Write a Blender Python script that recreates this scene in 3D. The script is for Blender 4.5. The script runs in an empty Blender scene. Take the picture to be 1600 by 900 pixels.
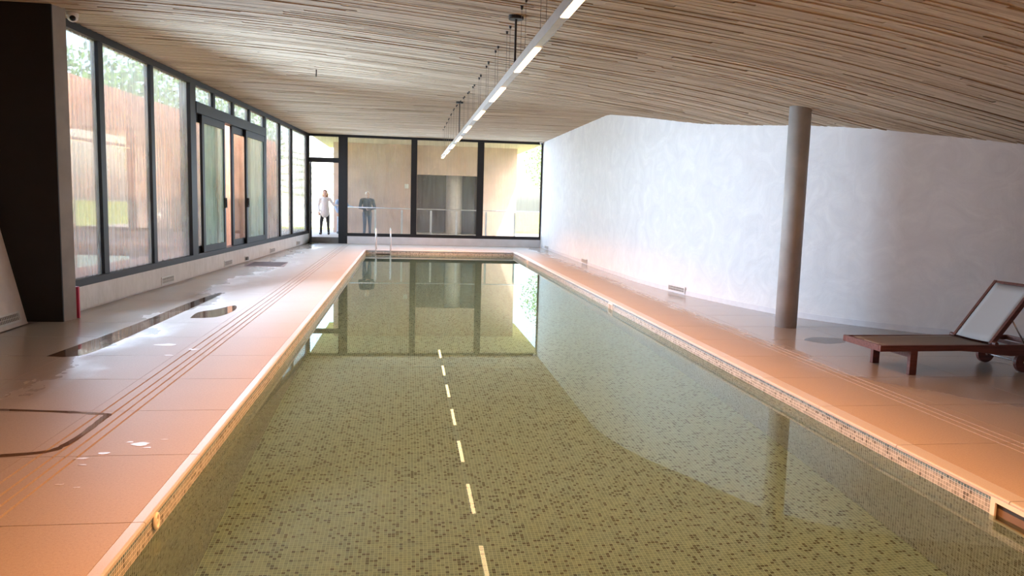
import bpy, bmesh, math, random
from mathutils import Vector, Matrix
random.seed(7)
SC = bpy.context.scene
COL = SC.collection

# ------------------------------------------------------------------ camera
CAM_H = 1.6
cam_data = bpy.data.cameras.new('camera')
cam = bpy.data.objects.new('camera', cam_data)
COL.objects.link(cam)
cam_data.sensor_fit = 'HORIZONTAL'
cam_data.sensor_width = 36.0
cam_data.lens = 1181.3 / 1600 * 36.0
cam_data.clip_end = 500
yaw, pitch, roll = 0.1403, 0.1132, 0.0278
fwd = Vector((math.sin(yaw) * math.cos(pitch), math.cos(yaw) * math.cos(pitch), -math.sin(pitch)))
rgt = Vector((math.cos(yaw), -math.sin(yaw), 0))
upv = rgt.cross(fwd)
r2 = math.cos(roll) * rgt + math.sin(roll) * upv
u2 = -math.sin(roll) * rgt + math.cos(roll) * upv
mw = Matrix.Identity(4)
for i in range(3):
    mw[i][0], mw[i][1], mw[i][2] = r2[i], u2[i], -fwd[i]
mw[0][3], mw[1][3], mw[2][3] = 0, 0, CAM_H
cam.matrix_world = mw
SC.camera = cam

# ------------------------------------------------------------------ world, sun, window daylight, exposure
world = bpy.data.worlds.new('sky'); SC.world = world
world.use_nodes = True
wn = world.node_tree
bg = wn.nodes['Background']
sky = wn.nodes.new('ShaderNodeTexSky')
sky.sky_type = 'NISHITA'; sky.sun_disc = False
sky.sun_elevation = math.radians(42); sky.sun_rotation = math.radians(140)
sky.air_density = 1.0; sky.dust_density = 3.0; sky.ozone_density = 0.6
wn.links.new(sky.outputs[0], bg.inputs[0])
bg.inputs[1].default_value = 1.25

sun_d = bpy.data.lights.new('sun', 'SUN'); sun_d.energy = 7.0; sun_d.angle = 0.02; sun_d.color = (1.0, 0.96, 0.90)
sun = bpy.data.objects.new('sun', sun_d); COL.objects.link(sun)
sun.rotation_euler = Vector((-0.30, 0.72, -0.80)).to_track_quat('-Z', 'Y').to_euler()

LW_A = Vector((-4.287, 10.0, 0)); LW_D = Vector((0.0557, 1.0, 0)).normalized(); LW_N = Vector((-LW_D.y, LW_D.x, 0))

def area_light(name, loc, direction, sx, sy, energy, color):
    d = bpy.data.lights.new(name, 'AREA'); d.shape = 'RECTANGLE'; d.size = sx; d.size_y = sy
    d.energy = energy; d.color = color
    d.cycles.use_multiple_importance_sampling = False
    o = bpy.data.objects.new(name, d); COL.objects.link(o)
    o.location = loc
    o.rotation_euler = Vector(direction).to_track_quat('-Z', 'Y').to_euler()
    return o
# daylight entering by the glazed left wall and the glazed far wall
DAY_A, DAY_B, DAY_F, DAYC = 320, 230, 160, (0.58, 0.77, 1.0)
for nm_, u_, w_, e_ in (('daylight_through_near_left_windows', 2.6, 4.9, DAY_A), ('daylight_through_far_left_windows', 10.8, 10.8, DAY_B)):
    p = LW_A + LW_D * u_ - LW_N * (0.75 if e_ == DAY_A else 0.15)
    area_light(nm_, (p.x, p.y, 1.75), -LW_N + Vector((0, -0.30, -0.02) if e_ == DAY_A else (0, 0, -0.05)), w_, 2.5, e_, DAYC).data.spread = math.radians(132 if e_ == DAY_A else 170)
area_light('daylight_through_far_windows', (1.4, 26.85, 2.0), (0, -1, 0), 6.8, 3.2, DAY_F, DAYC)

SC.view_settings.view_transform = 'Standard'
SC.view_settings.look = 'None'
SC.view_settings.exposure = 0.24
SC.view_settings.gamma = 1.0
SC.view_settings.use_curve_mapping = False
SC.cycles.max_bounces = 14
SC.cycles.diffuse_bounces = 8
SC.cycles.glossy_bounces = 4
SC.cycles.transmission_bounces = 6
SC.cycles.transparent_max_bounces = 16
SC.cycles.sample_clamp_indirect = 6.0
SC.cycles.blur_glossy = 1.0
SC.cycles.use_denoising = True

# ------------------------------------------------------------------ materials
class NT:
    def __init__(s, name):
        s.m = bpy.data.materials.new(name); s.m.use_nodes = True
        s.t = s.m.node_tree; s.t.nodes.clear()
        s.out = s.t.nodes.new('ShaderNodeOutputMaterial')
    def n(s, kind, **kw):
        nd = s.t.nodes.new('ShaderNode' + kind)
        for k, v in kw.items(): setattr(nd, k, v)
        return nd
    def set(s, sock, v):
        if isinstance(v, bpy.types.NodeSocket): s.t.links.new(v, sock)
        elif isinstance(v, (tuple, list)) and len(v) == 3 and sock.type == 'RGBA': sock.default_value = (*v, 1)
        else: sock.default_value = v
    def math(s, op, a, b=0.0, c=0.0, clamp=False):
        nd = s.n('Math', operation=op, use_clamp=clamp)
        s.set(nd.inputs[0], a); s.set(nd.inputs[1], b); s.set(nd.inputs[2], c)
        return nd.outputs[0]
    def mix(s, f, a, b):
        nd = s.n('Mix', data_type='RGBA')
        s.set(nd.inputs[0], f); s.set(nd.inputs[6], a); s.set(nd.inputs[7], b)
        return nd.outputs[2]
    def pos(s):
        return s.n('NewGeometry').outputs['Position']
    def obj(s):
        return s.n('TexCoord').outputs['Object']
    def map(s, vec, scale=(1, 1, 1), loc=(0, 0, 0)):
        nd = s.n('Mapping'); s.set(nd.inputs[0], vec); nd.inputs[3].default_value = scale; nd.inputs[1].default_value = loc
        return nd.outputs[0]
    def noise(s, vec, scale=5.0, detail=4.0, rough=0.55, dist=0.0):
        nd = s.n('TexNoise'); s.set(nd.inputs['Vector'], vec); nd.inputs['Scale'].default_value = scale
        nd.inputs['Detail'].default_value = detail; nd.inputs['Roughness'].default_value = rough; nd.inputs['Distortion'].default_value = dist
        return nd.outputs[0]
    def ramp(s, f, stops):
        nd = s.n('ValToRGB'); s.set(nd.inputs[0], f); e = nd.color_ramp.elements
        while len(e) < len(stops): e.new(0.5)
        for i, (pp, c) in enumerate(stops):
            e[i].position = pp; e[i].color = (*c, 1) if len(c) == 3 else c
        return nd.outputs[0]
    def mr(s, v, a, b, c=0.0, d=1.0, smooth=False):
        nd = s.n('MapRange'); nd.clamp = True
        if smooth: nd.interpolation_type = 'SMOOTHSTEP'
        s.set(nd.inputs[0], v); s.set(nd.inputs[1], a); s.set(nd.inputs[2], b); nd.inputs[3].default_value = c; nd.inputs[4].default_value = d
        return nd.outputs[0]
    def bump(s, h, strength=0.3, dist=0.01):
        nd = s.n('Bump'); s.set(nd.inputs['Height'], h); nd.inputs['Strength'].default_value = strength; nd.inputs['Distance'].default_value = dist
        return nd.outputs[0]
    def sep(s, v):
        nd = s.n('SeparateXYZ'); s.set(nd.inputs[0], v); return nd.outputs
    def comb(s, x, y, z):
        nd = s.n('CombineXYZ'); s.set(nd.inputs[0], x); s.set(nd.inputs[1], y); s.set(nd.inputs[2], z); return nd.outputs[0]
    def bsdf(s, color, rough=0.5, metal=0.0, normal=None, spec=0.5, emis=None, estr=0.0):
        b = s.n('BsdfPrincipled')
        s.set(b.inputs['Base Color'], color); s.set(b.inputs['Roughness'], rough); s.set(b.inputs['Metallic'], metal)
        s.set(b.inputs['Specular IOR Level'], spec)
        if normal is not None: s.set(b.inputs['Normal'], normal)
        if emis is not None:
            s.set(b.inputs['Emission Color'], emis); s.set(b.inputs['Emission Strength'], estr)
        return b.outputs[0]
    def mixs(s, f, a, b):
        nd = s.n('MixShader'); s.set(nd.inputs[0], f); s.set(nd.inputs[1], a); s.set(nd.inputs[2], b); return nd.outputs[0]
    def done(s, sh):
        s.t.links.new(sh, s.out.inputs[0]); return s.m

def simple(name, color, rough=0.5, metal=0.0, var=0.06, scale=8.0, bump=0.0, spec=0.5):
    k = NT(name); v = k.pos()
    f = k.noise(v, scale, 5)
    lo = tuple(c * (1 - var * 2) for c in color); hi = tuple(min(1, c * (1 + var * 2)) for c in color)
    col = k.ramp(f, [(0.25, lo), (0.75, hi)])
    nrm = k.bump(k.noise(v, scale * 6, 4), bump, 0.004) if bump else None
    return k.done(k.bsdf(col, rough, metal, nrm, spec))

MAT = {}
# terrazzo deck with wet areas
def deck_mat():
    k = NT('terrazzo_deck'); v = k.pos(); xyz = k.sep(v)
    speck = k.math('ADD', k.math('MULTIPLY', k.noise(v, 240, 2, 0.7), 0.6), k.math('MULTIPLY', k.noise(v, 70, 3, 0.7), 0.4)); blot = k.noise(v, 1.3, 5)
    base = k.ramp(speck, [(0.30, (0.19, 0.16, 0.14)), (0.43, (0.385, 0.35, 0.32)), (0.58, (0.43, 0.395, 0.365)), (0.76, (0.60, 0.565, 0.53))])
    base = k.mix(k.mr(blot, 0.35, 0.7, 0, 0.25), base, (0.35, 0.31, 0.28))
    wn_ = k.noise(k.map(v, (0.9, 0.45, 1)), 1.6, 5, 0.6)
    off = k.math('MULTIPLY', k.math('SUBTRACT', wn_, 0.5), 2.4)
    # right of the pool: wet beside the curved wall
    edge = k.math('MAXIMUM', 4.15, k.math('MULTIPLY_ADD', k.math('SUBTRACT', 6.8, xyz[1]), 0.72, 4.15))
    wr = k.mr(k.math('ADD', k.math('SUBTRACT', xyz[0], edge), k.math('MULTIPLY', off, 0.45)), -0.02, 0.22)
    # left of the pool: wet towards the windows
    wl = k.mr(k.math('ADD', k.math('SUBTRACT', -2.75, xyz[0]), off), -0.05, 0.5)
    wet = k.math('MAXIMUM', wr, wl, clamp=True)
    col = k.mix(wet, base, k.mix(0.18, base, (0.26, 0.235, 0.22)))
    rough = k.mr(wet, 0, 1, 0.50, 0.17)
    nrm = k.bump(k.noise(v, 120, 2), 0.06, 0.002)
    return k.done(k.bsdf(col, rough, 0, nrm, k.mr(wet, 0, 1, 0.14, 0.36)))
MAT['deck'] = deck_mat()
MAT['screed'] = simple('joint_screed', (0.16, 0.12, 0.10), 0.8)
MAT['coping'] = simple('coping_stone', (0.48, 0.50, 0.53), 0.35, var=0.05, scale=120)

def tile_mat(name, axes, colors, grout, pitch, blue_row=False, dark=0.10):
    k = NT(name); v = k.pos(); xyz = k.sep(v)
    a = k.math('DIVIDE', xyz[axes[0]], pitch); b = k.math('DIVIDE', xyz[axes[1]], pitch)
    fa = k.math('FRACT', a); fb = k.math('FRACT', b)
    cell = k.comb(k.math('FLOOR', a), k.math('FLOOR', b), 0.0)
    wnz = k.n('TexWhiteNoise'); k.set(wnz.inputs['Vector'], cell)
    r = wnz.outputs['Value']
    col = k.ramp(r, [(0.0, colors[0]), (dark, colors[0]), (dark + 0.05, colors[1]), (0.6, colors[2]), (1.0, colors[3])])
    if blue_row:
        isb = k.math('GREATER_THAN', xyz[2], -0.0551)
        bl = k.ramp(r, [(0.0, (0.06, 0.12, 0.19)), (1.0, (0.17, 0.30, 0.40))])
        col = k.mix(isb, col, bl)
    g = 0.11
    ga = k.math('MAXIMUM', k.math('LESS_THAN', fa, g), k.math('LESS_THAN', fb, g))
    col = k.mix(ga, col, grout)
    nrm = k.bump(k.math('SUBTRACT', 1.0, ga), 0.5, 0.002)
    return k.done(k.bsdf(col, k.math('MULTIPLY_ADD', ga, 0.4, 0.25), 0, nrm, 0.4))
WALLC = [(0.13, 0.14, 0.14), (0.25, 0.28, 0.28), (0.31, 0.34, 0.35), (0.41, 0.45, 0.47)]
FLOORC = [(0.075, 0.09, 0.075), (0.225, 0.30, 0.265), (0.285, 0.37, 0.325), (0.35, 0.445, 0.395)]
MAT['tile_side'] = tile_mat('mosaic_pool_side', (1, 2), WALLC, (0.66, 0.71, 0.76), 0.025, True)
MAT['tile_end'] = tile_mat('mosaic_pool_end', (0, 2), WALLC, (0.60, 0.63, 0.66), 0.025, True)
MAT['tile_floor'] = tile_mat('mosaic_pool_floor', (0, 1), FLOORC, (0.56, 0.67, 0.58), 0.0265, False, 0.12)

def water_mat():
    k = NT('pool_water'); v = k.pos()
    h = k.noise(k.map(v, (1.0, 0.6, 1)), 2.2, 2, 0.5)
    nrm = k.bump(h, 0.05, 0.02)
    g = k.n('BsdfGlass'); g.inputs['IOR'].default_value = 1.333; g.inputs['Roughness'].default_value = 0.0
    k.set(g.inputs['Color'], (0.85, 0.975, 0.92))
    return k.done(g.outputs[0])
MAT['water'] = water_mat()

def puddle_mat():
    k = NT('water_film'); v = k.pos()
    fr = k.n('Fresnel'); fr.inputs[0].default_value = 1.36
    nrm = k.bump(k.noise(v, 6, 2), 0.03, 0.01)
    gl = k.n('BsdfGlossy'); gl.inputs['Roughness'].default_value = 0.02; k.set(gl.inputs['Normal'], nrm)
    tr = k.n('BsdfTransparent'); k.set(tr.inputs[0], (0.74, 0.68, 0.63))
    bf = k.n('NewGeometry').outputs['Backfacing']
    up = k.math('GREATER_THAN', k.sep(k.n('NewGeometry').outputs['Normal'])[2], 0.5)
    ff = k.math('MULTIPLY', k.math('MULTIPLY', fr.outputs[0], k.math('SUBTRACT', 1.0, bf)), up)
    return k.done(k.mixs(ff, tr.outputs[0], gl.outputs[0]))
MAT['puddle'] = puddle_mat()

def ceiling_mat():
    k = NT('board_marked_concrete'); v = k.pos()
    at = k.n('Attribute'); at.attribute_name = 'tint'
    t = at.outputs['Fac']
    grain = k.noise(k.map(v, (1.2, 46, 46)), 1.0, 6, 0.65)
    stain = k.noise(v, 0.55, 4, 0.55)
    f = k.math('ADD', k.math('MULTIPLY', t, 0.42), k.math('MULTIPLY', grain, 0.58))
    col = k.ramp(f, [(0.20, (0.24, 0.18, 0.12)), (0.38, (0.46, 0.37, 0.265)), (0.60, (0.55, 0.455, 0.335)), (0.84, (0.72, 0.62, 0.475))])
    col = k.mix(k.mr(stain, 0.4, 0.7, 0, 0.35), col, (0.60, 0.49, 0.37))
    pits = k.mr(k.noise(k.map(v, (2.0, 18, 18)), 3.0, 2), 0.24, 0.29, 0.75, 0)
    col = k.mix(pits, col, (0.09, 0.07, 0.06))
    nrm = k.bump(grain, 0.55, 0.012)
    return k.done(k.bsdf(col, 0.8, 0, nrm, 0.2))
MAT['ceiling'] = ceiling_mat()

def plaster_mat():
    k = NT('trowelled_plaster'); v = k.pos()
    a = k.noise(k.map(v, (1, 1, 1)), 2.2, 7, 0.68, 1.4); b = k.noise(v, 0.5, 3)
    c = k.noise(k.map(v, (9, 9, 1.6)), 1.6, 5, 0.7, 0.8)
    col = k.ramp(a, [(0.3, (0.80, 0.80, 0.82)), (0.52, (0.87, 0.87, 0.885)), (0.66, (0.93, 0.93, 0.94))])
    col = k.mix(k.mr(b, 0.35, 0.7, 0, 0.4), col, (0.78, 0.77, 0.80))
    nrm = k.bump(k.math('ADD', a, k.math('MULTIPLY', c, 0.5)), 0.28, 0.02)
    return k.done(k.bsdf(col, 0.6, 0, nrm, 0.3))
MAT['plaster'] = plaster_mat()
MAT['baseboard'] = simple('white_baseboard', (0.78, 0.78, 0.82), 0.4, var=0.03)
MAT['near_wall'] = simple('warm_grey_render', (0.80, 0.72, 0.68), 0.7, var=0.08, scale=3, bump=0.2)

def parapet_mat():
    k = NT('stained_parapet'); v = k.pos(); z = k.sep(v)[2]
    a = k.noise(k.map(v, (3, 3, 1.2)), 2.5, 6, 0.65)
    col = k.ramp(a, [(0.3, (0.70, 0.66, 0.63)), (0.6, (0.82, 0.78, 0.76))])
    eff = k.math('MULTIPLY', k.mr(k.noise(k.map(v, (14, 14, 4)), 1.6, 4), 0.55, 0.66), k.mr(k.sep(v)[1], 10.5, 13.0, 0.9, 0))
    col = k.mix(eff, col, (0.82, 0.80, 0.77))
    return k.done(k.bsdf(col, 0.6, 0, k.bump(a, 0.2, 0.01), 0.3))
MAT['parapet'] = parapet_mat()
MAT['column'] = simple('grey_concrete_column', (0.46, 0.43, 0.41), 0.55, var=0.12, scale=2.5, bump=0.12)
MAT['fin_black'] = simple('black_bitumen_face', (0.006, 0.004, 0.0035), 0.6, var=0.2, scale=3)
MAT['fin_grey'] = simple('grey_fin_edge', (0.30, 0.27, 0.25), 0.7, var=0.08, scale=3, bump=0.15)
MAT['frame'] = simple('black_aluminium', (0.007, 0.007, 0.009), 0.5, 0.0, var=0.1)
MAT['dark'] = simple('dark_void', (0.035, 0.028, 0.025), 0.8)
MAT['white_plastic'] = simple('white_plastic', (0.78, 0.77, 0.76), 0.35, var=0.02)
MAT['grille_dark'] = simple('grille_shadow', (0.10, 0.095, 0.09), 0.7)
MAT['black_plastic'] = simple('black_plastic', (0.015, 0.015, 0.016), 0.15, var=0.02)
MAT['steel'] = simple('polished_steel', (0.78, 0.78, 0.80), 0.18, 1.0, var=0.02)
MAT['alu'] = simple('brushed_aluminium', (0.50, 0.46, 0.43), 0.35, 0.7, var=0.04)
MAT['wire'] = simple('thin_steel_wire', (0.20, 0.17, 0.15), 0.5, 0.3, var=0.02)
MAT['rod'] = simple('dark_rod', (0.03, 0.025, 0.022), 0.5, var=0.02)
MAT['red'] = simple('crimson_board', (0.55, 0.03, 0.09), 0.4, var=0.04)
MAT['pale_spot'] = simple('pale_mark_tone', (0.50, 0.47, 0.45), 0.35, var=0.05)
MAT['hatch'] = simple('brown_hatch', (0.10, 0.065, 0.06), 0.7, var=0.15, scale=14)
MAT['beige'] = simple('beige_plastic', (0.62, 0.45, 0.30), 0.5, var=0.05)

def led_mat():
    k = NT('warm_led_diffuser'); e = k.n('Emission'); k.set(e.inputs[0], (1.0, 0.62, 0.34)); e.inputs[1].default_value = 9.0
    k.m.cycles.emission_sampling = 'NONE'
    return k.done(e.outputs[0])
MAT['led'] = led_mat()

def glass_mat(name, fog_lo, fog_hi, tint, streak=(9, 9, 0.5), veil=(0.9, 0.92, 0.92)):
    k = NT(name); v = k.pos()
    s = k.noise(k.map(v, streak), 1.6, 6, 0.62, 0.4)
    big = k.noise(k.map(v, (0.9, 0.9, 0.7)), 1.0, 4)
    f = k.mr(k.math('ADD', k.math('MULTIPLY', s, 0.6), k.math('MULTIPLY', big, 0.4)), 0.36, 0.64, fog_lo, fog_hi)
    tr = k.n('BsdfTransparent'); k.set(tr.inputs[0], tint)
    tl = k.n('BsdfTranslucent'); k.set(tl.inputs[0], veil)
    df = k.n('BsdfDiffuse'); k.set(df.inputs[0], veil)
    hz = k.mixs(0.25, tl.outputs[0], df.outputs[0])
    body = k.mixs(f, tr.outputs[0], hz)
    gl = k.n('BsdfGlossy'); gl.inputs['Roughness'].default_value = 0.015
    fr = k.n('Fresnel'); fr.inputs[0].default_value = 1.25
    return k.done(k.mixs(k.math('MULTIPLY', fr.outputs[0], 0.75), body, gl.outputs[0]))
MAT['glass_left'] = glass_mat('fogged_glass', 0.12, 0.46, (0.97, 0.98, 0.97))
MAT['glass_back'] = glass_mat('streaked_glass', 0.02, 0.17, (0.95, 0.96, 0.95), (16, 16, 0.6))
MAT['glass_teal'] = glass_mat('greenish_sliding_glass', 0.22, 0.55, (0.78, 0.93, 0.89), veil=(0.80, 0.95, 0.92))
MAT['glass_clear'] = glass_mat('clear_glass', 0.01, 0.05, (0.95, 0.97, 0.96))

# ------------------------------------------------------------------ mesh helpers
def quad_box(bm, P):
    vs = [bm.verts.new(q) for q in P]
    for f in ((0, 3, 2, 1), (4, 5, 6, 7), (0, 1, 5, 4), (1, 2, 6, 5), (2, 3, 7, 6), (3, 0, 4, 7)):
        bm.faces.new([vs[i] for i in f])
def box(bm, x0, x1, y0, y1, z0, z1):
    quad_box(bm, [(x0, y0, z0), (x1, y0, z0), (x1, y1, z0), (x0, y1, z0), (x0, y0, z1), (x1, y0, z1), (x1, y1, z1), (x0, y1, z1)])
def lw(u, n, z):
    q = LW_A + LW_D * u + LW_N * n
    return (q.x, q.y, z)
def lbox(bm, y0, y1, n0, n1, z0, z1):
    u0, u1 = y0 - 10, y1 - 10
    quad_box(bm, [lw(u0, n1, z0), lw(u0, n0, z0), lw(u1, n0, z0), lw(u1, n1, z0), lw(u0, n1, z1), lw(u0, n0, z1), lw(u1, n0, z1), lw(u1, n1, z1)])
def ring(bm, c, t, r, n, up=None):
    t = Vector(t).normalized()
    a = up if up else (Vector((0, 0, 1)) if abs(t.z) < 0.9 else Vector((1, 0, 0)))
    e1 = t.cross(a).normalized(); e2 = t.cross(e1).normalized()
    return [bm.verts.new(Vector(c) + e1 * (r * math.cos(2 * math.pi * i / n)) + e2 * (r * math.sin(2 * math.pi * i / n))) for i in range(n)]
def tube(bm, pts, rad, n=10, cap=True):
    pts = [Vector(q) for q in pts]
    R = rad if isinstance(rad, (list, tuple)) else [rad] * len(pts)
    rings = []; up = None
    d0 = (pts[1] - pts[0]).normalized()
    up = Vector((0, 0, 1)) if abs(d0.z) < 0.9 else Vector((0.13, 0.99, 0))
    for i, q in enumerate(pts):
        t = (pts[min(i + 1, len(pts) - 1)] - pts[max(i - 1, 0)])
        tt = t.normalized()
        if abs(tt.dot(up.normalized())) > 0.97: up = Vector((1, 0, 0)) if abs(tt.x) < 0.9 else Vector((0, 1, 0))
        rings.append(ring(bm, q, t, R[i], n, up))
    for a, b in zip(rings[:-1], rings[1:]):
        for i in range(n):
            bm.faces.new([a[i], a[(i + 1) % n], b[(i + 1) % n], b[i]])
    if cap:
        bm.faces.new(list(reversed(rings[0]))); bm.faces.new(rings[-1])
def prism(bm, poly, z0, z1):
    lo = [bm.verts.new((x, y, z0)) for x, y in poly]; hi = [bm.verts.new((x, y, z1)) for x, y in poly]
    n = len(poly)
    bm.faces.new(list(reversed(lo))); bm.faces.new(hi)
    for i in range(n): bm.faces.new([lo[i], lo[(i + 1) % n], hi[(i + 1) % n], hi[i]])
def ell(bm, c, r, seg=14, rot=None):
    M = Matrix.Translation(c) @ (rot.to_4x4() if rot else Matrix.Identity(4)) @ Matrix.Diagonal((*r, 1))
    bmesh.ops.create_uvsphere(bm, u_segments=seg, v_segments=max(6, seg * 2 // 3), radius=1.0, matrix=M)
def finish(bm, name, smooth=False):
    bmesh.ops.recalc_face_normals(bm, faces=bm.faces)
    me = bpy.data.meshes.new(name); bm.to_mesh(me); bm.free()
    if smooth:
        for f in me.polygons: f.use_smooth = True
    return me
def obj(name, bm, mat, parent=None, smooth=False, bevel=0.0, **props):
    me = bm if isinstance(bm, bpy.types.Mesh) else None
    if me is None:
        if parent is not None and parent.location.length > 0:
            bmesh.ops.translate(bm, verts=bm.verts, vec=-Vector(parent.location))
        me = finish(bm, name, smooth)
    if mat is not None and not me.materials: me.materials.append(MAT[mat] if isinstance(mat, str) else mat)
    o = bpy.data.objects.new(name, me); COL.objects.link(o)
    if parent is not None: o.parent = parent
    if bevel:
        b = o.modifiers.new('bevel', 'BEVEL'); b.width = bevel; b.segments = 2; b.limit_method = 'ANGLE'
    for k_, v_ in props.items(): o[k_] = v_
    return o
def struct(name, bm, mat, label, category, **kw):
    return obj(name, bm, mat, None, kind='structure', label=label, category=category, **kw)
def thing(name, loc, label, category, group=None, kind=None):
    o = bpy.data.objects.new(name, None); COL.objects.link(o); o.location = loc
    o.empty_display_size = 0.1
    o['label'] = label; o['category'] = category
    if group: o['group'] = group
    if kind: o['kind'] = kind
    return o
def B(): return bmesh.new()

# ------------------------------------------------------------------ shell
XL, XR, YN, YF = -1.25, 3.387, 0.5, 23.9
WZ, PZ = -0.125, -1.42

def interp(x, pts):
    if x <= pts[0][0]: return pts[0][1]
    for (a, b), (c, d) in zip(pts[:-1], pts[1:]):
        if x <= c:
            return b + (d - b) * (x - a) / (c - a)
    return pts[-1][1]
def smooth_interp(x, pts, h):
    return sum(interp(x + h * (i / 4.0 - 1), pts) for i in range(9)) / 9.0
GX = [(-2.4, 0.0), (1.07, 0.27), (3.4, 0.49), (5.16, 0.75), (6.3, 1.04), (7.2, 1.20), (9, 1.48), (14, 2.1)]
SY = [(11.4, 1.0), (12.9, 0.89), (14.0, 0.71), (15.6, 0.41), (17.9, 0.0)]
def ceil_z(x, y):
    return 3.74 - smooth_interp(x, GX, 1.5) * smooth_interp(y, SY, 0.35)

# floor base (screed under the slabs) around the pool, as four boxes in one shell
bm = B()
box(bm, -7.0, XL - 0.02, -4, 27.0, -0.30, -0.025)
box(bm, XR + 0.02, 12.0, -4, 27.0, -0.30, -0.025)
box(bm, XL - 0.02, XR + 0.02, YF + 0.02, 27.0, -0.30, -0.025)
box(bm, XL - 0.02, XR + 0.02, -4, YN - 0.02, -0.30, -0.025)
floor = struct('floor', bm, 'screed', 'terrazzo slab deck running round the indoor pool', 'floor')

def slab_mesh(w, grooves):
    """1 m deck slab, width w from the pool side outward, with cut drainage grooves"""
    bm = B(); prof = [(0.0, 0.0)]
    for g in sorted(grooves):
        prof += [(g - 0.008, 0), (g - 0.004, -0.012), (g + 0.004, -0.012), (g + 0.008, 0)]
    prof += [(w, 0.0)]
    y0, y1 = 0.003, 0.997
    a = [bm.verts.new((x, y0, z)) for x, z in prof]; b = [bm.verts.new((x, y1, z)) for x, z in prof]
    for i in range(len(prof) - 1): bm.faces.new([a[i], a[i + 1], b[i + 1], b[i]])
    la = [bm.verts.new((x, y, -0.028)) for x, y in ((0, y0), (w, y0), (w, y1), (0, y1))]
    bm.faces.new([la[0], la[3], la[2], la[1]])
    bm.faces.new([la[0], la[1]] + list(reversed(a))); bm.faces.new([la[2], la[3]] + b)
    bm.faces.new([la[3], la[0], a[0], b[0]]); bm.faces.new([la[1], la[2], b[-1], a[-1]])
    me = finish(bm, 'deck_slab'); me.materials.append(MAT['deck']); return me
COPL, COPR = 0.06, 0.125
me_in_l = slab_mesh(0.95, [0.64, 0.71, 0.78, 0.87])
me_in_r = slab_mesh(0.95, [0.66, 0.745, 0.825])
me_out = slab_mesh(1.0, [])
me_wide = slab_mesh(1.15, [])
def slab(me, x, y, flip=False):
    o = obj('deck_slab', me, None, floor)
    o.location = (x, y, 0)
    if flip:
        o.rotation_euler = (0, 0, math.pi); o.location = (x, y + 1.0, 0)
    return o
ys = [3.74 + k_ for k_ in range(-4, 24)]
for y in ys:
    if y < 26.0:
        slab(me_in_l, XL - COPL, y, True); slab(me_out, XL - COPL - 0.953, y, True)
        slab(me_wide, XL - COPL - 1.956, y, True)
        slab(me_in_r, XR + COPR, y - 0.07); slab(me_out, XR + COPR + 0.953, y - 0.07)
        if y < 12: slab(me_out, XR + COPR + 1.956, y - 0.07)
        if y < 10:
            slab(me_out, XR + COPR + 2.959, y - 0.07); slab(me_out, XR + COPR + 3.962, y - 0.07)
        if y < 8.5:
            for c_ in (4.965, 5.968, 6.971): slab(me_out, XR + COPR + c_, y - 0.07)
# last row to the far wall and the strip behind the pool's far end
for x0, x1 in ((-4.2, -3.21), (-3.207, -2.266), (-2.263, -1.31), (3.512, 4.46), (4.465, 5.3)):
    bm = B(); box(bm, x0, x1, 26.743, 27.0, -0.028, 0); obj('deck_slab', bm, 'deck', floor)
for i in range(5):
    for yy in (24.03, 25.03, 26.03):
        x0 = -1.31 + i * 0.964
        bm = B(); box(bm, x0 + 0.002, x0 + 0.962, yy, min(yy + 0.996, 27.0), -0.028, 0); obj('deck_slab', bm, 'deck', floor)
for i in range(3):
    bm = B(); box(bm, -4.9 + i, -3.905 + i, -2.0, -0.265, -0.028, 0); obj('deck_slab', bm, 'deck', floor)

# ceiling: board-marked concrete, every board its own facet in one cast soffit
bm = B(); tl = bm.verts.layers.float.new('tint')
X0, X1, Y0, Y1 = -6.6, 12.0, -4.0, 27.25
def left_edge(y): return -6.6 if y < 9.9 else LW_A.x + 0.0557 * (y - 10.0) - 0.14
y = Y0
while y < Y1:
    w = random.uniform(0.034, 0.062); ye = min(y + w, Y1)
    x = X0 - random.uniform(0, 2)
    while x < X1:
        L = random.uniform(1.0, 3.2); xe = min(x + L, X1); xs = max(x, left_edge(y))
        if xe > xs + 0.05:
            dz = random.choice([0, 0, 0, 1]) * random.uniform(0.004, 0.011) + random.uniform(-0.003, 0.003); ti = random.random()
            n = max(1, int((xe - xs) / 0.55))
            prev = None
            for i in range(n + 1):
                xx = xs + (xe - xs) * i / n
                q = []
                for (yy, up) in ((y, 0.03), (y, 0), (ye, 0), (ye, 0.03)):
                    vtx = bm.verts.new((xx, yy, ceil_z(xx, yy) + dz + up)); vtx[tl] = ti; q.append(vtx)
                if prev:
                    for j in range(3): bm.faces.new([prev[j], q[j], q[j + 1], prev[j + 1]])
                prev = q
        x += L
    y = ye
me = bpy.data.meshes.new('ceiling'); bm.to_mesh(me); bm.free()
ceiling = obj('ceiling', me, 'ceiling', None, kind='structure', label='board-marked concrete ceiling folding down towards the curved wall', category='ceiling')
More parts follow.
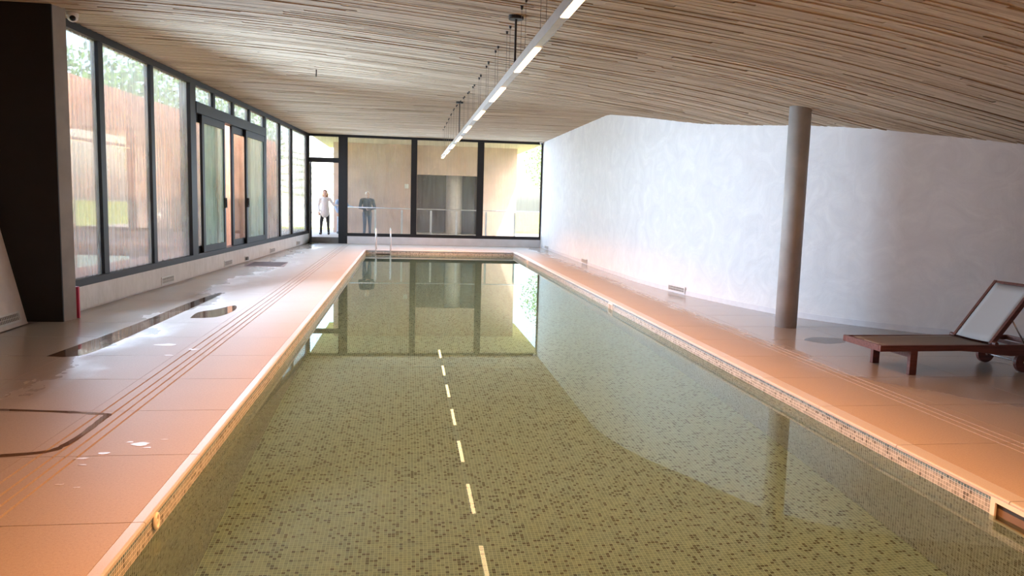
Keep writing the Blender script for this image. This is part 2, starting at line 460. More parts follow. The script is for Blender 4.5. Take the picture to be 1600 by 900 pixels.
# solid body of the slab above the boards
bm = B()
nx, ny = 40, 60
gr = [[bm.verts.new((X0 - 0.2 + (X1 - X0 + 0.4) * i / nx, Y0 - 0.2 + (Y1 - Y0 + 0.2) * j / ny,
        ceil_z(X0 + (X1 - X0) * i / nx, Y0 - 0.2 + (Y1 - Y0 + 0.2) * j / ny) + 0.024)) for j in range(ny + 1)] for i in range(nx + 1)]
for i in range(nx + 1):
    for v in gr[i]:
        v.co.x = max(v.co.x, left_edge(v.co.y) - 0.02)
for i in range(nx):
    for j in range(ny): bm.faces.new([gr[i][j], gr[i + 1][j], gr[i + 1][j + 1], gr[i][j + 1]])
obj('slab_core', bm, 'fin_grey', ceiling)
bm = B(); prism(bm, [(-6.8, -4.3), (12.3, -4.3), (12.3, 27.3), (left_edge(27.3) - 0.05, 27.3), (left_edge(9.95) - 0.05, 9.95), (-6.8, 9.95)], 3.83, 4.2)
obj('roof_slab', bm, 'fin_grey', ceiling)
bm = B(); box(bm, -3.4, 5.0, 27.3, 34.5, 3.76, 4.2)
obj('roof_overhang', bm, simple('pale_soffit', (0.66, 0.57, 0.47), 0.8, var=0.08, scale=4), ceiling)

# right curved wall
WPTS = [(4.80, 27.3), (4.78, 24), (4.76, 21), (4.75, 18), (4.80, 15.5), (4.97, 13.7), (5.28, 12.1), (5.63, 10.9), (6.1, 10.05), (6.6, 9.45), (7.2, 8.9), (7.9, 8.4), (9.0, 7.75), (10.5, 7.0), (12, 6.4)]
def catmull(P, n):
    out = []
    for i in range(len(P) - 1):
        p0, p1, p2, p3 = P[max(i - 1, 0)], P[i], P[i + 1], P[min(i + 2, len(P) - 1)]
        for j in range(n):
            t = j / n
            out.append(tuple(0.5 * (2 * p1[c] + (p2[c] - p0[c]) * t + (2 * p0[c] - 5 * p1[c] + 4 * p2[c] - p3[c]) * t * t + (3 * p1[c] - p0[c] - 3 * p2[c] + p3[c]) * t ** 3) for c in (0, 1)))
    out.append(P[-1]); return out
WC = catmull(WPTS, 5)
def offs(C, d):
    out = []
    for i, q in enumerate(C):
        a = Vector(C[max(i - 1, 0)]); b = Vector(C[min(i + 1, len(C) - 1)]); t = (b - a).normalized()
        nrm = Vector((t.y, -t.x))  # towards the pool (walking from far to near)
        out.append((q[0] + nrm.x * d, q[1] + nrm.y * d))
    return out
def strip_wall(bm, C, d0, d1, z0, z1):
    a, b = offs(C, d0), offs(C, d1)
    q = [[bm.verts.new((*A_, z0)), bm.verts.new((*B_, z0)), bm.verts.new((*B_, z1)), bm.verts.new((*A_, z1))] for A_, B_ in zip(a, b)]
    for u, v in zip(q[:-1], q[1:]):
        for i in range(4): bm.faces.new([u[i], v[i], v[(i + 1) % 4], u[(i + 1) % 4]])
    bm.faces.new(q[0]); bm.faces.new(list(reversed(q[-1])))
bm = B(); strip_wall(bm, WC, 0.0, -0.3, -0.02, 3.84)
wall_right = struct('wall_right', bm, 'plaster', 'long curved white trowelled plaster wall beside the pool', 'wall', smooth=False)
bm = B(); strip_wall(bm, WC, 0.010, -0.02, 0.0, 0.085)
struct('baseboard_right', bm, 'baseboard', 'low white skirting along the foot of the curved wall', 'baseboard')

# near left battered wall and the black-faced fin
bm = B()
def slx(z): return -4.53 - 0.227 * z
P_ = [(slx(-0.02), -4, -0.02), (slx(-0.02), 9.76, -0.02), (slx(3.8), 9.76, 3.8), (slx(3.8), -4, 3.8)]
f = [bm.verts.new(q) for q in P_]; g = [bm.verts.new((q[0] - 0.3, q[1], q[2])) for q in P_]
bm.faces.new(f); bm.faces.new(list(reversed(g)))
for i in range(4): bm.faces.new([f[i], f[(i + 1) % 4], g[(i + 1) % 4], g[i]])
struct('wall_left_near', bm, 'near_wall', 'warm grey leaning wall at the near left, below the black fin', 'wall')
bm = B(); prism(bm, [(-6.8, 9.775), (-4.12, 9.775), (-4.065, 9.99), (-4.2, 10.0), (-6.8, 10.0)], -0.02, 3.82)
fin = struct('wall_fin', bm, 'fin_grey', 'wall fin with a black front and grey edge at the start of the windows', 'wall')
bm = B(); box(bm, -6.8, -4.122, 9.75, 9.775, 0.0, 3.82)
obj('front_face', bm, 'fin_black', fin, label='black front face of the fin')
# enclosing walls behind and beside the camera
bm = B(); box(bm, -7.0, 12.3, -4.3, -4.0, -0.3, 4.0)
struct('wall_near', bm, 'plaster', 'plain wall closing the pool hall behind the viewer', 'wall')
bm = B(); box(bm, 12.0, 12.3, -4.0, 6.8, -0.3, 4.0)
struct('wall_right_near', bm, 'plaster', 'plain end wall beyond the sun lounger', 'wall')

# pool basin
def pool_side_wall(x, out):
    bm = B(); th = 0.12 * out
    def blk(y0, y1, z0, z1): box(bm, min(x, x + th), max(x, x + th), y0, y1, z0, z1)
    if out > 0:
        blk(YN, 3.32, PZ, -0.03); blk(3.80, YF, PZ, -0.03); blk(3.32, 3.80, PZ, -0.20)
    else: blk(YN, YF, PZ, -0.03)
    return bm
basin = thing('pool_basin', (0, 0, 0), 'long rectangular lap pool basin lined with small mosaic tiles', 'pool', kind='structure')
obj('side_wall', pool_side_wall(XL, -1), 'tile_side', basin)
obj('side_wall', pool_side_wall(XR, 1), 'tile_side', basin)
bm = B(); box(bm, XL - 0.12, XR + 0.12, YF, YF + 0.12, PZ, -0.03); obj('end_wall', bm, 'tile_end', basin)
bm = B(); box(bm, XL - 0.12, XR + 0.12, YN - 0.12, YN, PZ, -0.03); obj('end_wall', bm, 'tile_end', basin)
bm = B(); box(bm, XL - 0.12, XR + 0.12, YN - 0.12, YF + 0.12, PZ - 0.1, PZ); obj('pool_floor', bm, 'tile_floor', basin)
def coping_mesh(w, L=0.996):
    bm = B()
    prof = [(0.0, -0.03), (-0.006, -0.024), (-0.006, -0.008), (-0.002, -0.002), (0.006, 0.0), (w, 0.0), (w, -0.03)]
    a = [bm.verts.new((x, 0.002, z)) for x, z in prof]; b = [bm.verts.new((x, L, z)) for x, z in prof]
    n = len(prof)
    for i in range(n): bm.faces.new([a[i], a[(i + 1) % n], b[(i + 1) % n], b[i]])
    bm.faces.new(list(reversed(a))); bm.faces.new(b)
    me = finish(bm, 'coping_stone'); me.materials.append(MAT['coping']); return me
cl, cr = coping_mesh(COPL - 0.003), coping_mesh(COPR - 0.003)
for y in ys:
    if y < YF - 0.3:
        o = obj('coping_stone', cl, None, basin); o.location = (XL, y + 1.0, 0); o.rotation_euler = (0, 0, math.pi)
        o = obj('coping_stone', cr, None, basin); o.location = (XR, y - 0.07, 0)
for x0, w in ((XL, -COPL + 0.003), (XR, COPR - 0.003)):
    bm = B(); box(bm, min(x0, x0 + w), max(x0, x0 + w), 23.742 - (0.07 if w > 0 else 0), 24.02, -0.03, 0); obj('coping_stone', bm, 'coping', basin)
ce = coping_mesh(0.122, 0.96)
for i in range(5):
    o = obj('coping_stone', ce, None, basin); o.location = (XL - 0.05 + 0.95 * i + 0.95, YF, 0); o.rotation_euler = (0, 0, math.pi / 2)

# water
bm = B()
vs = [bm.verts.new(q) for q in ((XL, YN, WZ), (XR, YN, WZ), (XR, YF, WZ), (XL, YF, WZ))]; bm.faces.new(vs)
vs = [bm.verts.new(q) for q in ((XR, 3.34, WZ), (XR + 0.30, 3.34, WZ), (XR + 0.30, 3.78, WZ), (XR, 3.78, WZ))]; bm.faces.new(vs)
bm.normal_update()
me = bpy.data.meshes.new('pool_water'); bm.to_mesh(me); bm.free()
if me.polygons[0].normal.z < 0: me.flip_normals()
for f_ in me.polygons: f_.use_smooth = True
water = obj('pool_water', me, 'water', None, kind='stuff', label='still clear greenish water filling the lap pool', category='water')

# left parapet below the windows
bm = B(); lbox(bm, 9.9, 27.05, 0.0, 0.30, 0.03, 0.33); lbox(bm, 9.9, 27.05, 0.03, 0.30, -0.02, 0.03)
struct('wall_left', bm, 'parapet', 'low stained parapet under the long left windows', 'wall')
# far plinth and step
bm = B(); box(bm, -2.16, 4.85, 26.95, 27.25, -0.02, 0.26)
struct('wall_far', bm, simple('white_plinth', (0.66, 0.65, 0.67), 0.6, var=0.05, scale=3), 'low white plinth under the far windows', 'wall')
bm = B(); box(bm, -3.36, -2.30, 27.02, 27.25, -0.02, 0.2)
struct('trim_1', bm, simple('dark_step', (0.20, 0.19, 0.18), 0.6), 'dark step up at the far doorway', 'step')

# ------------------------------------------------------------------ glazing: left wall
def member(parent, name, kind, *a):
    bm = B(); (lbox if kind == 'l' else box)(bm, *a); return obj(name, bm, 'frame', parent)
def pane(parent, mat, kind, *a):
    bm = B(); (lbox if kind == 'l' else box)(bm, *a); return obj('pane', bm, mat, parent)
N0, N1 = 0.03, 0.13     # frame depth behind the wall line
G0, G1 = 0.075, 0.083
def win_root(name, label):
    return thing(name, (0, 0, 0), label, 'window', kind='structure')
w1 = win_root('window_1', 'three tall fogged panes in black frames next to the black fin')
member(w1, 'sill_rail', 'l', 9.95, 15.07, N0 - 0.02, N1, 0.33, 0.425); member(w1, 'head_rail', 'l', 9.95, 15.07, N0 - 0.02, N1, 3.64, 3.745)
for a, b in ((9.95, 10.08), (11.40, 11.55), (13.23, 13.37)): member(w1, 'mullion', 'l', a, b, N0, N1, 0.425, 3.64)
for a, b in ((10.08, 11.40), (11.55, 13.23), (13.37, 15.07)): pane(w1, 'glass_left', 'l', a, b, G0, G1, 0.425, 3.64)
w2 = win_root('window_2', 'row of four small transom panes above the sliding doors')
member(w2, 'head_rail', 'l', 15.07, 20.88, N0 - 0.02, N1, 3.64, 3.745)
member(w2, 'door_head', 'l', 15.38, 20.88, N0 - 0.03, N1 + 0.08, 3.13, 3.34)
member(w2, 'mullion', 'l', 15.07, 15.38, N0 - 0.02, N1 + 0.08, 0.33, 3.64)
ts = [15.38, 16.60, 18.00, 19.40, 20.88]
for t in ts[1:-1]: member(w2, 'mullion', 'l', t - 0.07, t + 0.07, N0, N1, 3.34, 3.64)
for a, b in zip(ts[:-1], ts[1:]): pane(w2, 'glass_left', 'l', a + 0.07, b - 0.07, G0, G1, 3.34, 3.64)
w3 = win_root('window_3', 'three narrow fogged panes between the sliding doors and the far corner')
member(w3, 'sill_rail', 'l', 20.88, 26.98, N0 - 0.02, N1, 0.33, 0.425); member(w3, 'head_rail', 'l', 20.88, 26.98, N0 - 0.02, N1, 3.64, 3.745)
for a, b in ((20.88, 21.05), (22.65, 22.77), (24.30, 24.42), (26.85, 26.98)): member(w3, 'mullion', 'l', a, b, N0, N1, 0.425, 3.64)
for a, b in ((21.05, 22.65), (22.77, 24.30), (24.42, 26.85)): pane(w3, 'glass_left', 'l', a, b, G0, G1, 0.425, 3.64)
# sliding doors
def leaf(name, label, y0, y1, n, mat, handle=None):
    d = thing(name, (0, 0, 0), label, 'door', kind='structure')
    member(d, 'stile', 'l', y0, y0 + 0.13, n, n + 0.05, 0.43, 3.13); member(d, 'stile', 'l', y1 - 0.10, y1, n, n + 0.05, 0.43, 3.13)
    member(d, 'top_rail', 'l', y0 + 0.13, y1 - 0.10, n, n + 0.05, 2.98, 3.13); member(d, 'bottom_rail', 'l', y0 + 0.13, y1 - 0.10, n, n + 0.05, 0.43, 0.56)
    pane(d, mat, 'l', y0 + 0.13, y1 - 0.10, n + 0.02, n + 0.028, 0.56, 2.98)
    if handle:
        bm = B(); h = handle
        lbox(bm, h - 0.05, h - 0.035, n - 0.03, n, 1.30, 1.52); lbox(bm, h + 0.035, h + 0.05, n - 0.03, n, 1.30, 1.52)
        lbox(bm, h - 0.035, h + 0.035, n - 0.03, n, 1.30, 1.32); lbox(bm, h - 0.035, h + 0.035, n - 0.03, n, 1.50, 1.52)
        obj('handle', bm, 'black_plastic', d)
    return d
leaf('door_1', 'greenish sliding glass leaf left of the open gap', 15.80, 17.33, 0.035, 'glass_teal', 17.28)
leaf('door_2', 'rear sliding leaf parked behind the first greenish leaf', 15.39, 16.85, 0.10, 'glass_left')
leaf('door_3', 'narrow pinkish rear sliding leaf right of the open gap', 18.10, 19.45, 0.10, 'glass_clear')
leaf('door_4', 'greenish sliding glass leaf nearest the far corner', 19.05, 20.87, 0.035, 'glass_teal', 19.12)
bm = B(); lbox(bm, 15.38, 20.88, N0 - 0.02, N1 + 0.08, 0.33, 0.43)
struct('trim_2', bm, 'frame', 'black sill track under the sliding doors', 'sill')

# ------------------------------------------------------------------ glazing: far wall
YW = 27.0
w4 = win_root('window_4', 'three large streaked panes in thick black frames across the far wall')
member(w4, 'head_rail', 'b', -2.05, 4.85, YW - 0.02, YW + 0.1, 3.66, 3.76); member(w4, 'sill_rail', 'b', -2.05, 4.85, YW - 0.02, YW + 0.1, 0.26, 0.37)
for a, b in ((0.13, 0.34), (2.46, 2.69), (4.75, 4.87)): member(w4, 'mullion', 'b', a, b, YW, YW + 0.1, 0.37, 3.66)
for a, b in ((-2.05, 0.13), (0.34, 2.46), (2.69, 4.75)): pane(w4, 'glass_back', 'b', a, b, YW + 0.045, YW + 0.055, 0.37, 3.66)
w5 = win_root('window_5', 'transom pane above the open far door')
member(w5, 'head_rail', 'b', -3.42, -2.05, YW - 0.02, YW + 0.1, 3.66, 3.76); member(w5, 'transom_bar', 'b', -3.36, -2.35, YW - 0.03, YW + 0.12, 2.78, 2.94)
member(w5, 'post', 'b', -2.35, -2.05, YW - 0.06, YW + 0.12, 0.0, 3.66); member(w5, 'post', 'b', -3.45, -3.34, YW - 0.06, YW + 0.12, 0.0, 3.66)
pane(w5, 'glass_back', 'b', -3.34, -2.35, YW + 0.045, YW + 0.055, 2.94, 3.66)
# open door leaf swung into the hall
d5 = thing('door_5', (-3.32, 26.94, 0.0), 'black framed glass door standing open at the far corner', 'door', kind='structure')
def dbox(bm, a0, a1, t0, t1, z0, z1):
    D = Vector((0.14, -0.99, 0)).normalized(); N = Vector((D.y, -D.x, 0)) * -1
    O = Vector(d5.location)
    def q(a, t, z): v = O + D * a + N * t; return (v.x, v.y, z)
    quad_box(bm, [q(a0, t0, z0), q(a1, t0, z0), q(a1, t1, z0), q(a0, t1, z0), q(a0, t0, z1), q(a1, t0, z1), q(a1, t1, z1), q(a0, t1, z1)])
for nm, a in (('stile', (0, 0.09, 0, 0.05, 0.01, 2.76)), ('stile', (0.86, 0.95, 0, 0.05, 0.01, 2.76)), ('top_rail', (0.09, 0.86, 0, 0.05, 2.66, 2.76)), ('bottom_rail', (0.09, 0.86, 0, 0.05, 0.01, 0.14))):
    bm = B(); dbox(bm, *a); obj(nm, bm, 'frame', d5)
bm = B(); dbox(bm, 0.09, 0.86, 0.02, 0.03, 0.14, 2.66); obj('pane', bm, 'glass_clear', d5)
bm = B(); dbox(bm, 0.88, 0.92, 0.05, 0.09, 1.05, 1.09); dbox(bm, 0.80, 0.92, 0.085, 0.10, 1.05, 1.09); obj('handle', bm, 'steel', d5)

# ------------------------------------------------------------------ column
cx, cy = 5.18, 9.66
bm = B(); zt = ceil_z(cx, cy) + 0.06
tube(bm, [(cx, cy, 0.0), (cx, cy, zt)], 0.142, 40)
col_o = struct('column', bm, 'column', 'round grey concrete column standing in front of the curved wall', 'column', smooth=True)

# ------------------------------------------------------------------ pendant light bar
LX, LZ = 1.068, 2.885
lamp = thing('linear_pendant_light', (LX, 11.0, LZ), 'long suspended aluminium light bar with glowing segments above the pool', 'lamp')
bm = B()
yA, yB = -3.07, 23.75
# U-shaped housing: two cheeks and a top
box(bm, LX - 0.034, LX - 0.030, yA, yB, LZ, LZ + 0.085); box(bm, LX + 0.030, LX + 0.034, yA, yB, LZ, LZ + 0.085); box(bm, LX - 0.030, LX + 0.030, yA, yB, LZ + 0.075, LZ + 0.085)
obj('housing', bm, 'alu', lamp)
seg0 = 6.43 - 2.3 * 4
for i in range(12):
    s = seg0 + 2.3 * i
    bm = B(); box(bm, LX - 0.0295, LX + 0.0295, s, min(s + 1.2, yB - 0.02), LZ - 0.006, LZ + 0.02); df_ = obj('diffuser', bm, 'led', lamp, label='glowing warm white diffuser')
    if s + 2.3 < yB:
        bm = B(); box(bm, LX - 0.0295, LX + 0.0295, s + 1.203, s + 2.297, LZ + 0.002, LZ + 0.01); obj('blank_cover', bm, 'alu', lamp)
al = area_light('light_bar_glow', (0, 0, 0), (0, 0, -1), 0.055, yB - yA, 1700, (1.0, 0.37, 0.10))
al.data.spread = math.radians(126)   # deep profile: the bar lights a band below it, not the walls
al.parent = lamp; al.rotation_euler = (0, 0, 0); al.location = (0, (yA + yB) / 2 - 11.0, -0.012)
for yy in (7.81, 16.17):
    zc = ceil_z(LX, yy)
    bm = B(); tube(bm, [(LX, yy, LZ + 0.085), (LX, yy, zc - 0.02)], 0.011, 8); r_ = obj('rod', bm, 'rod', lamp)
    bm = B(); tube(bm, [(LX, yy, zc - 0.035), (LX, yy, zc + 0.01)], [0.075, 0.075], 20); c_ = obj('ceiling_rose', bm, 'rod', r_)
    c_.location = -Vector((0, 0, 0)); c_.data.transform(Matrix.Translation(-Vector(lamp.location)))
k_ = 0
for i in range(-3, 16):
    for d_ in (0.0, 0.27):
        yy = 7.15 + 1.09 * i + d_
        if not (3.0 < yy < 23.6): continue
        zc = ceil_z(LX, yy)
        bm = B(); tube(bm, [(LX, yy, LZ + 0.085), (LX, yy, zc)], 0.0022, 5); w_ = obj('suspension_wire', bm, 'wire', lamp)
        bm = B(); tube(bm, [(LX, yy, zc - 0.03), (LX, yy, zc + 0.01)], [0.010, 0.016], 8); a_ = obj('anchor', bm, 'rod', w_)
        a_.data.transform(Matrix.Translation(-Vector(lamp.location)))

# ------------------------------------------------------------------ wall grilles
def grille(origin, along, normal, w, h, label, nsl=14):
    along = Vector(along).normalized(); normal = Vector(normal).normalized(); up = normal.cross(along).normalized()
    if up.z < 0: up = -up
    o = thing('air_grille', origin, label, 'grille', 'low air grilles along the walls')
    O = Vector(origin)
    def gb(bm, a0, a1, n0, n1, z0, z1):
        def q(a, n, z): return tuple(O + along * a + normal * n + up * z)
        quad_box(bm, [q(a0, n0, z0), q(a1, n0, z0), q(a1, n1, z0), q(a0, n1, z0), q(a0, n0, z1), q(a1, n0, z1), q(a1, n1, z1), q(a0, n1, z1)])
    e = 0.022
    bm = B()
    gb(bm, 0, w, 0.001, 0.014, 0, e); gb(bm, 0, w, 0.001, 0.014, h - e, h); gb(bm, 0, e, 0.001, 0.014, e, h - e); gb(bm, w - e, w, 0.001, 0.014, e, h - e)
    obj('frame', bm, 'white_plastic', o)
    bm = B(); gb(bm, e, w - e, 0.001, 0.003, e, h - e); obj('backing', bm, 'grille_dark', o)
    for i in range(nsl):
        a = e + (w - 2 * e) * (i + 0.5) / nsl
        bm = B(); gb(bm, a - 0.005, a + 0.005, 0.003, 0.011, e, h - e); obj('slat', bm, 'white_plastic', o)
    bm = B(); gb(bm, e, w - e, 0.004, 0.009, h / 2 - 0.004, h / 2 + 0.004); obj('slat', bm, 'white_plastic', o)
lbls = {13.40: 'white air grille in the parapet under the nearest tall window', 17.0: 'white air grille in the parapet under the sliding doors',
        21.2: 'white air grille in the parapet just past the sliding doors', 24.75: 'white air grille in the parapet nearest the far door'}
for yy, lb in lbls.items():
    grille(lw(yy - 10, 0, 0.035), LW_D, -LW_N, 0.58, 0.135, lb)
nrm = Vector((1, 0, 0.227)).normalized()
grille((slx(0.03), 8.75, 0.03), (0, 1, 0), (1, 0, 0.227), 0.86, 0.125, 'large white air grille at the foot of the near leaning wall', 22)
def wall_at(y):
    for a, b in zip(WC[:-1], WC[1:]):
        if b[1] <= y <= a[1]:
            t = (a[1] - y) / (a[1] - b[1]); return Vector((a[0] + (b[0] - a[0]) * t, y, 0))
for yy, L_, lb in ((13.75, 0.62, 'white air grille in the curved wall left of the column'), (20.1, 0.6, 'small white air grille midway along the curved wall'), (25.9, 0.6, 'white air grille at the far end of the curved wall')):
    a = wall_at(yy); b = wall_at(yy - L_); d = (b - a).normalized(); nn = Vector((d.y, -d.x, 0))
    if nn.x > 0: nn = -nn
    grille((a.x + nn.x * 0.016, a.y + nn.y * 0.016, 0.02), d, nn, L_, 0.12, lb)

# ------------------------------------------------------------------ pool fittings
an = thing('lane_rope_anchor', (XL, 3.88, -0.055), 'white ring-shaped lane anchor on the near left pool wall', 'anchor')
bm = B()
n1_, n2_ = 20, 8
rr = [[bm.verts.new((XL + 0.012 + 0.010 * math.cos(2 * math.pi * j / n2_), 3.88 + (0.026 + 0.010 * math.sin(2 * math.pi * j / n2_)) * math.cos(2 * math.pi * i / n1_),
       -0.055 + (0.036 + 0.010 * math.sin(2 * math.pi * j / n2_)) * math.sin(2 * math.pi * i / n1_))) for j in range(n2_)] for i in range(n1_)]
for i in range(n1_):
    for j in range(n2_): bm.faces.new([rr[i][j], rr[(i + 1) % n1_][j], rr[(i + 1) % n1_][(j + 1) % n2_], rr[i][(j + 1) % n2_]])
obj('ring', bm, 'white_plastic', an, smooth=True)
bm = B(); tube(bm, [(XL + 0.001, 3.88, -0.055), (XL + 0.006, 3.88, -0.055)], 0.03, 20); obj('back_plate', bm, 'grille_dark', an)
bm = B(); box(bm, XL + 0.004, XL + 0.016, 3.855, 3.905, -0.060, -0.050); obj('hook_bar', bm, 'white_plastic', an)

sk = thing('pool_skimmer', (XR, 3.56, -0.11), 'white framed skimmer opening in the near right pool wall', 'skimmer')
bm = B(); x0, x1 = XR - 0.008, XR + 0.004
box(bm, x0, x1, 3.32, 3.80, -0.045, -0.02); box(bm, x0, x1, 3.32, 3.80, -0.215, -0.19); box(bm, x0, x1, 3.765, 3.80, -0.19, -0.045); box(bm, x0, x1, 3.32, 3.355, -0.19, -0.045)
obj('frame', bm, 'white_plastic', sk)
bm = B()
box(bm, XR + 0.004, XR + 0.30, 3.33, 3.79, -0.21, -0.195); box(bm, XR + 0.30, XR + 0.31, 3.33, 3.79, -0.195, -0.035)
box(bm, XR + 0.004, XR + 0.30, 3.78, 3.79, -0.195, -0.035); box(bm, XR + 0.004, XR + 0.30, 3.33, 3.34, -0.195, -0.035); box(bm, XR + 0.004, XR + 0.30, 3.33, 3.79, -0.035, -0.029)
obj('throat', bm, 'beige', sk)
bm = B(); box(bm, XR + 0.05, XR + 0.06, 3.36, 3.76, -0.195, -0.135); obj('weir_flap', bm, 'beige', sk)
def inlet(y, label):
    o = thing('pool_inlet', (XR, y, -0.095), label, 'inlet', 'square inlets on the right pool wall')
    bm = B(); x0, x1 = XR - 0.010, XR
    box(bm, x0, x1, y - 0.13, y + 0.13, -0.05, -0.035); box(bm, x0, x1, y - 0.13, y + 0.13, -0.155, -0.14); box(bm, x0, x1, y - 0.13, y - 0.11, -0.14, -0.05); box(bm, x0, x1, y + 0.11, y + 0.13, -0.14, -0.05)
    obj('frame', bm, 'white_plastic', o)
    bm = B(); box(bm, XR - 0.003, XR - 0.001, y - 0.11, y + 0.11, -0.14, -0.05); obj('backing', bm, 'grille_dark', o)
    for i in range(4):
        a = y - 0.11 + 0.22 * (i + 0.5) / 4
        bm = B(); box(bm, XR - 0.008, XR - 0.003, a - 0.008, a + 0.008, -0.14, -0.05); obj('slat', bm, 'white_plastic', o)
inlet(12.15, 'square white inlet on the right pool wall halfway down'); inlet(21.0, 'square white inlet on the right pool wall near the far end')

ld = thing('pool_ladder', (-0.71, YF, 0), 'slim steel ladder rails at the far left end of the pool', 'ladder')
for x in (-0.94, -0.49):
    pts = [(x, YF - 0.10, -0.55), (x, YF - 0.10, -0.12), (x, YF - 0.10, 0.45)]
    for i in range(1, 9):
        a = math.pi * i / 9; pts.append((x, YF + 0.10 - 0.20 * math.cos(a), 0.45 + 0.24 * math.sin(a)))
    pts += [(x, YF + 0.30, 0.45), (x, YF + 0.30, 0.0)]
    bm = B(); tube(bm, pts, 0.021, 12); r_ = obj('rail', bm, 'steel', ld, smooth=True)
    bm = B(); tube(bm, [(x, YF + 0.30, 0.0), (x, YF + 0.30, 0.012)], 0.045, 16); f_ = obj('flange', bm, 'steel', r_); f_.data.transform(Matrix.Translation(-Vector(ld.location)))
for z in (-0.115, -0.40):
    bm = B(); box(bm, -0.92, -0.51, YF - 0.14, YF - 0.07, z - 0.012, z + 0.012); obj('tread', bm, 'steel' if z < -0.2 else 'rod', ld, bevel=0.005)

# floor hatch, outlet, red board, cameras, hook
ht = thing('floor_hatch', (-3.2, 18.2, 0), 'dark brown rectangular floor hatch by the sliding doors', 'hatch')
bm = B(); quad_box(bm, [(-3.62, 17.62, 0.0), (-2.74, 17.62, 0.0), (-2.83, 18.80, 0.0), (-3.66, 18.80, 0.0), (-3.62, 17.62, 0.006), (-2.74, 17.62, 0.006), (-2.83, 18.80, 0.006), (-3.66, 18.80, 0.006)])
obj('frame', bm, simple('hatch_edge', (0.30, 0.20, 0.18), 0.6), ht)
for i in range(8):
    y0 = 17.68 + i * 0.136
    bm = B(); box(bm, -3.58, -2.83, y0, y0 + 0.11, 0.004, 0.011); obj('slat', bm, 'hatch', ht)
so = thing('wall_outlet', lw(8.75, 0, 0.06), 'small dark outlet box low on the parapet by the sliding doors', 'outlet')
bm = B(); lbox(bm, 18.68, 18.86, -0.04, 0.0, 0.05, 0.12); obj('box', bm, 'grille_dark', so)
bm = B(); lbox(bm, 18.66, 18.88, -0.012, 0.0, 0.035, 0.135); obj('cover', bm, 'white_plastic', so)
bm = B(); quad_box(bm, [(x_, y_, z_) for z_ in (0.0, 0.40) for x_, y_ in ((-4.13, 10.04), (-4.055, 10.04), (-4.055, 10.08), (-4.13, 10.08))])
obj('red_board', bm, 'red', None, bevel=0.008, label='narrow crimson upright board at the foot of the fin', category='board')
def cctv(loc, label, s=1.0):
    o = thing('security_camera', loc, label, 'camera')
    L_ = Vector(loc)
    bm = B(); tube(bm, [L_ + Vector((0, 0, 0.0)), L_ + Vector((0, 0, -0.035 * s))], [0.07 * s, 0.066 * s], 24); obj('base', bm, 'white_plastic', o, smooth=False)
    bm = B(); ell(bm, L_ + Vector((0, 0, -0.05 * s)), (0.06 * s, 0.06 * s, 0.055 * s), 20); obj('housing', bm, 'white_plastic', o, smooth=True)
    bm = B(); ell(bm, L_ + Vector((0.012 * s, -0.032 * s, -0.062 * s)), (0.038 * s, 0.036 * s, 0.036 * s), 16); obj('lens', bm, 'black_plastic', o, smooth=True)
cctv((-4.05, 10.15, 3.73), 'white dome camera under the ceiling beside the fin')
cctv((4.70, 26.85, 3.73), 'small white dome camera in the far corner by the curved wall', 0.9)
bm = B(); hz = ceil_z(-1.5, 13.07); tube(bm, [(-1.5, 13.07, hz + 0.02), (-1.5, 13.07, hz - 0.08), (-1.5, 13.055, hz - 0.115), (-1.5, 13.03, hz - 0.10)], 0.009, 8)
obj('ceiling_hook', bm, 'rod', None, label='small dark hook hanging from the bare ceiling', category='hook')

# ------------------------------------------------------------------ puddles
def blob(name, pts, label, z=0.0015, group=None):
    C = catmull(pts + [pts[0]], 4)[:-1]
    bm = B(); prism(bm, C, 0.0003, z)
    return obj(name, bm, 'puddle', None, label=label, category='puddle', **({'group': group} if group else {}))
def ribbon(path, w):
    L_, R_ = [], []
    P2 = catmull(path, 5)
    for i, q in enumerate(P2):
        a = Vector(P2[max(i - 1, 0)]); b = Vector(P2[min(i + 1, len(P2) - 1)]); t = (b - a).normalized(); nn = Vector((-t.y, t.x))
        ww = w * (0.65 + 0.5 * random.random())
        L_.append((q[0] + nn.x * ww, q[1] + nn.y * ww)); R_.append((q[0] - nn.x * ww, q[1] - nn.y * ww))
    return L_, R_
L_, R_ = ribbon([(-3.3, 5.83), (-2.9, 5.80), (-2.45, 5.73), (-2.20, 5.67), (-2.115, 5.645), (-2.11, 5.58), (-2.105, 5.40), (-2.10, 5.15), (-2.12, 4.95), (-2.18, 4.83), (-2.45, 4.77), (-2.8, 4.79)], 0.026)
bm = B(); va = [bm.verts.new((*q, 0.0016)) for q in L_]; vb = [bm.verts.new((*q, 0.0016)) for q in R_]
for i in range(len(va) - 1): bm.faces.new([va[i], vb[i], vb[i + 1], va[i + 1]])
ex = bmesh.ops.extrude_face_region(bm, geom=bm.faces[:])
bmesh.ops.translate(bm, verts=[v for v in ex['geom'] if isinstance(v, bmesh.types.BMVert)], vec=(0, 0, -0.0013))
obj('puddle', bm, 'puddle', None, label='thin water trickle outlining a slab corner at the near left', category='puddle')
blob('puddle', [(-3.42, 7.7), (-3.10, 7.8), (-3.02, 9.2), (-2.98, 10.6), (-2.93, 12.4), (-3.02, 12.7), (-3.16, 11.4), (-3.25, 9.6)], 'long narrow puddle mirroring the windows on the left deck')
blob('puddle', [(-2.75, 10.1), (-2.45, 10.2), (-2.35, 10.8), (-2.45, 11.3), (-2.62, 10.9), (-2.78, 10.6)], 'short puddle beside the deck grooves')
blob('puddle', [(5.05, 8.4), (5.35, 8.5), (5.45, 8.75), (5.15, 8.85), (4.9, 8.65)], 'shallow puddle on the floor near the round column')
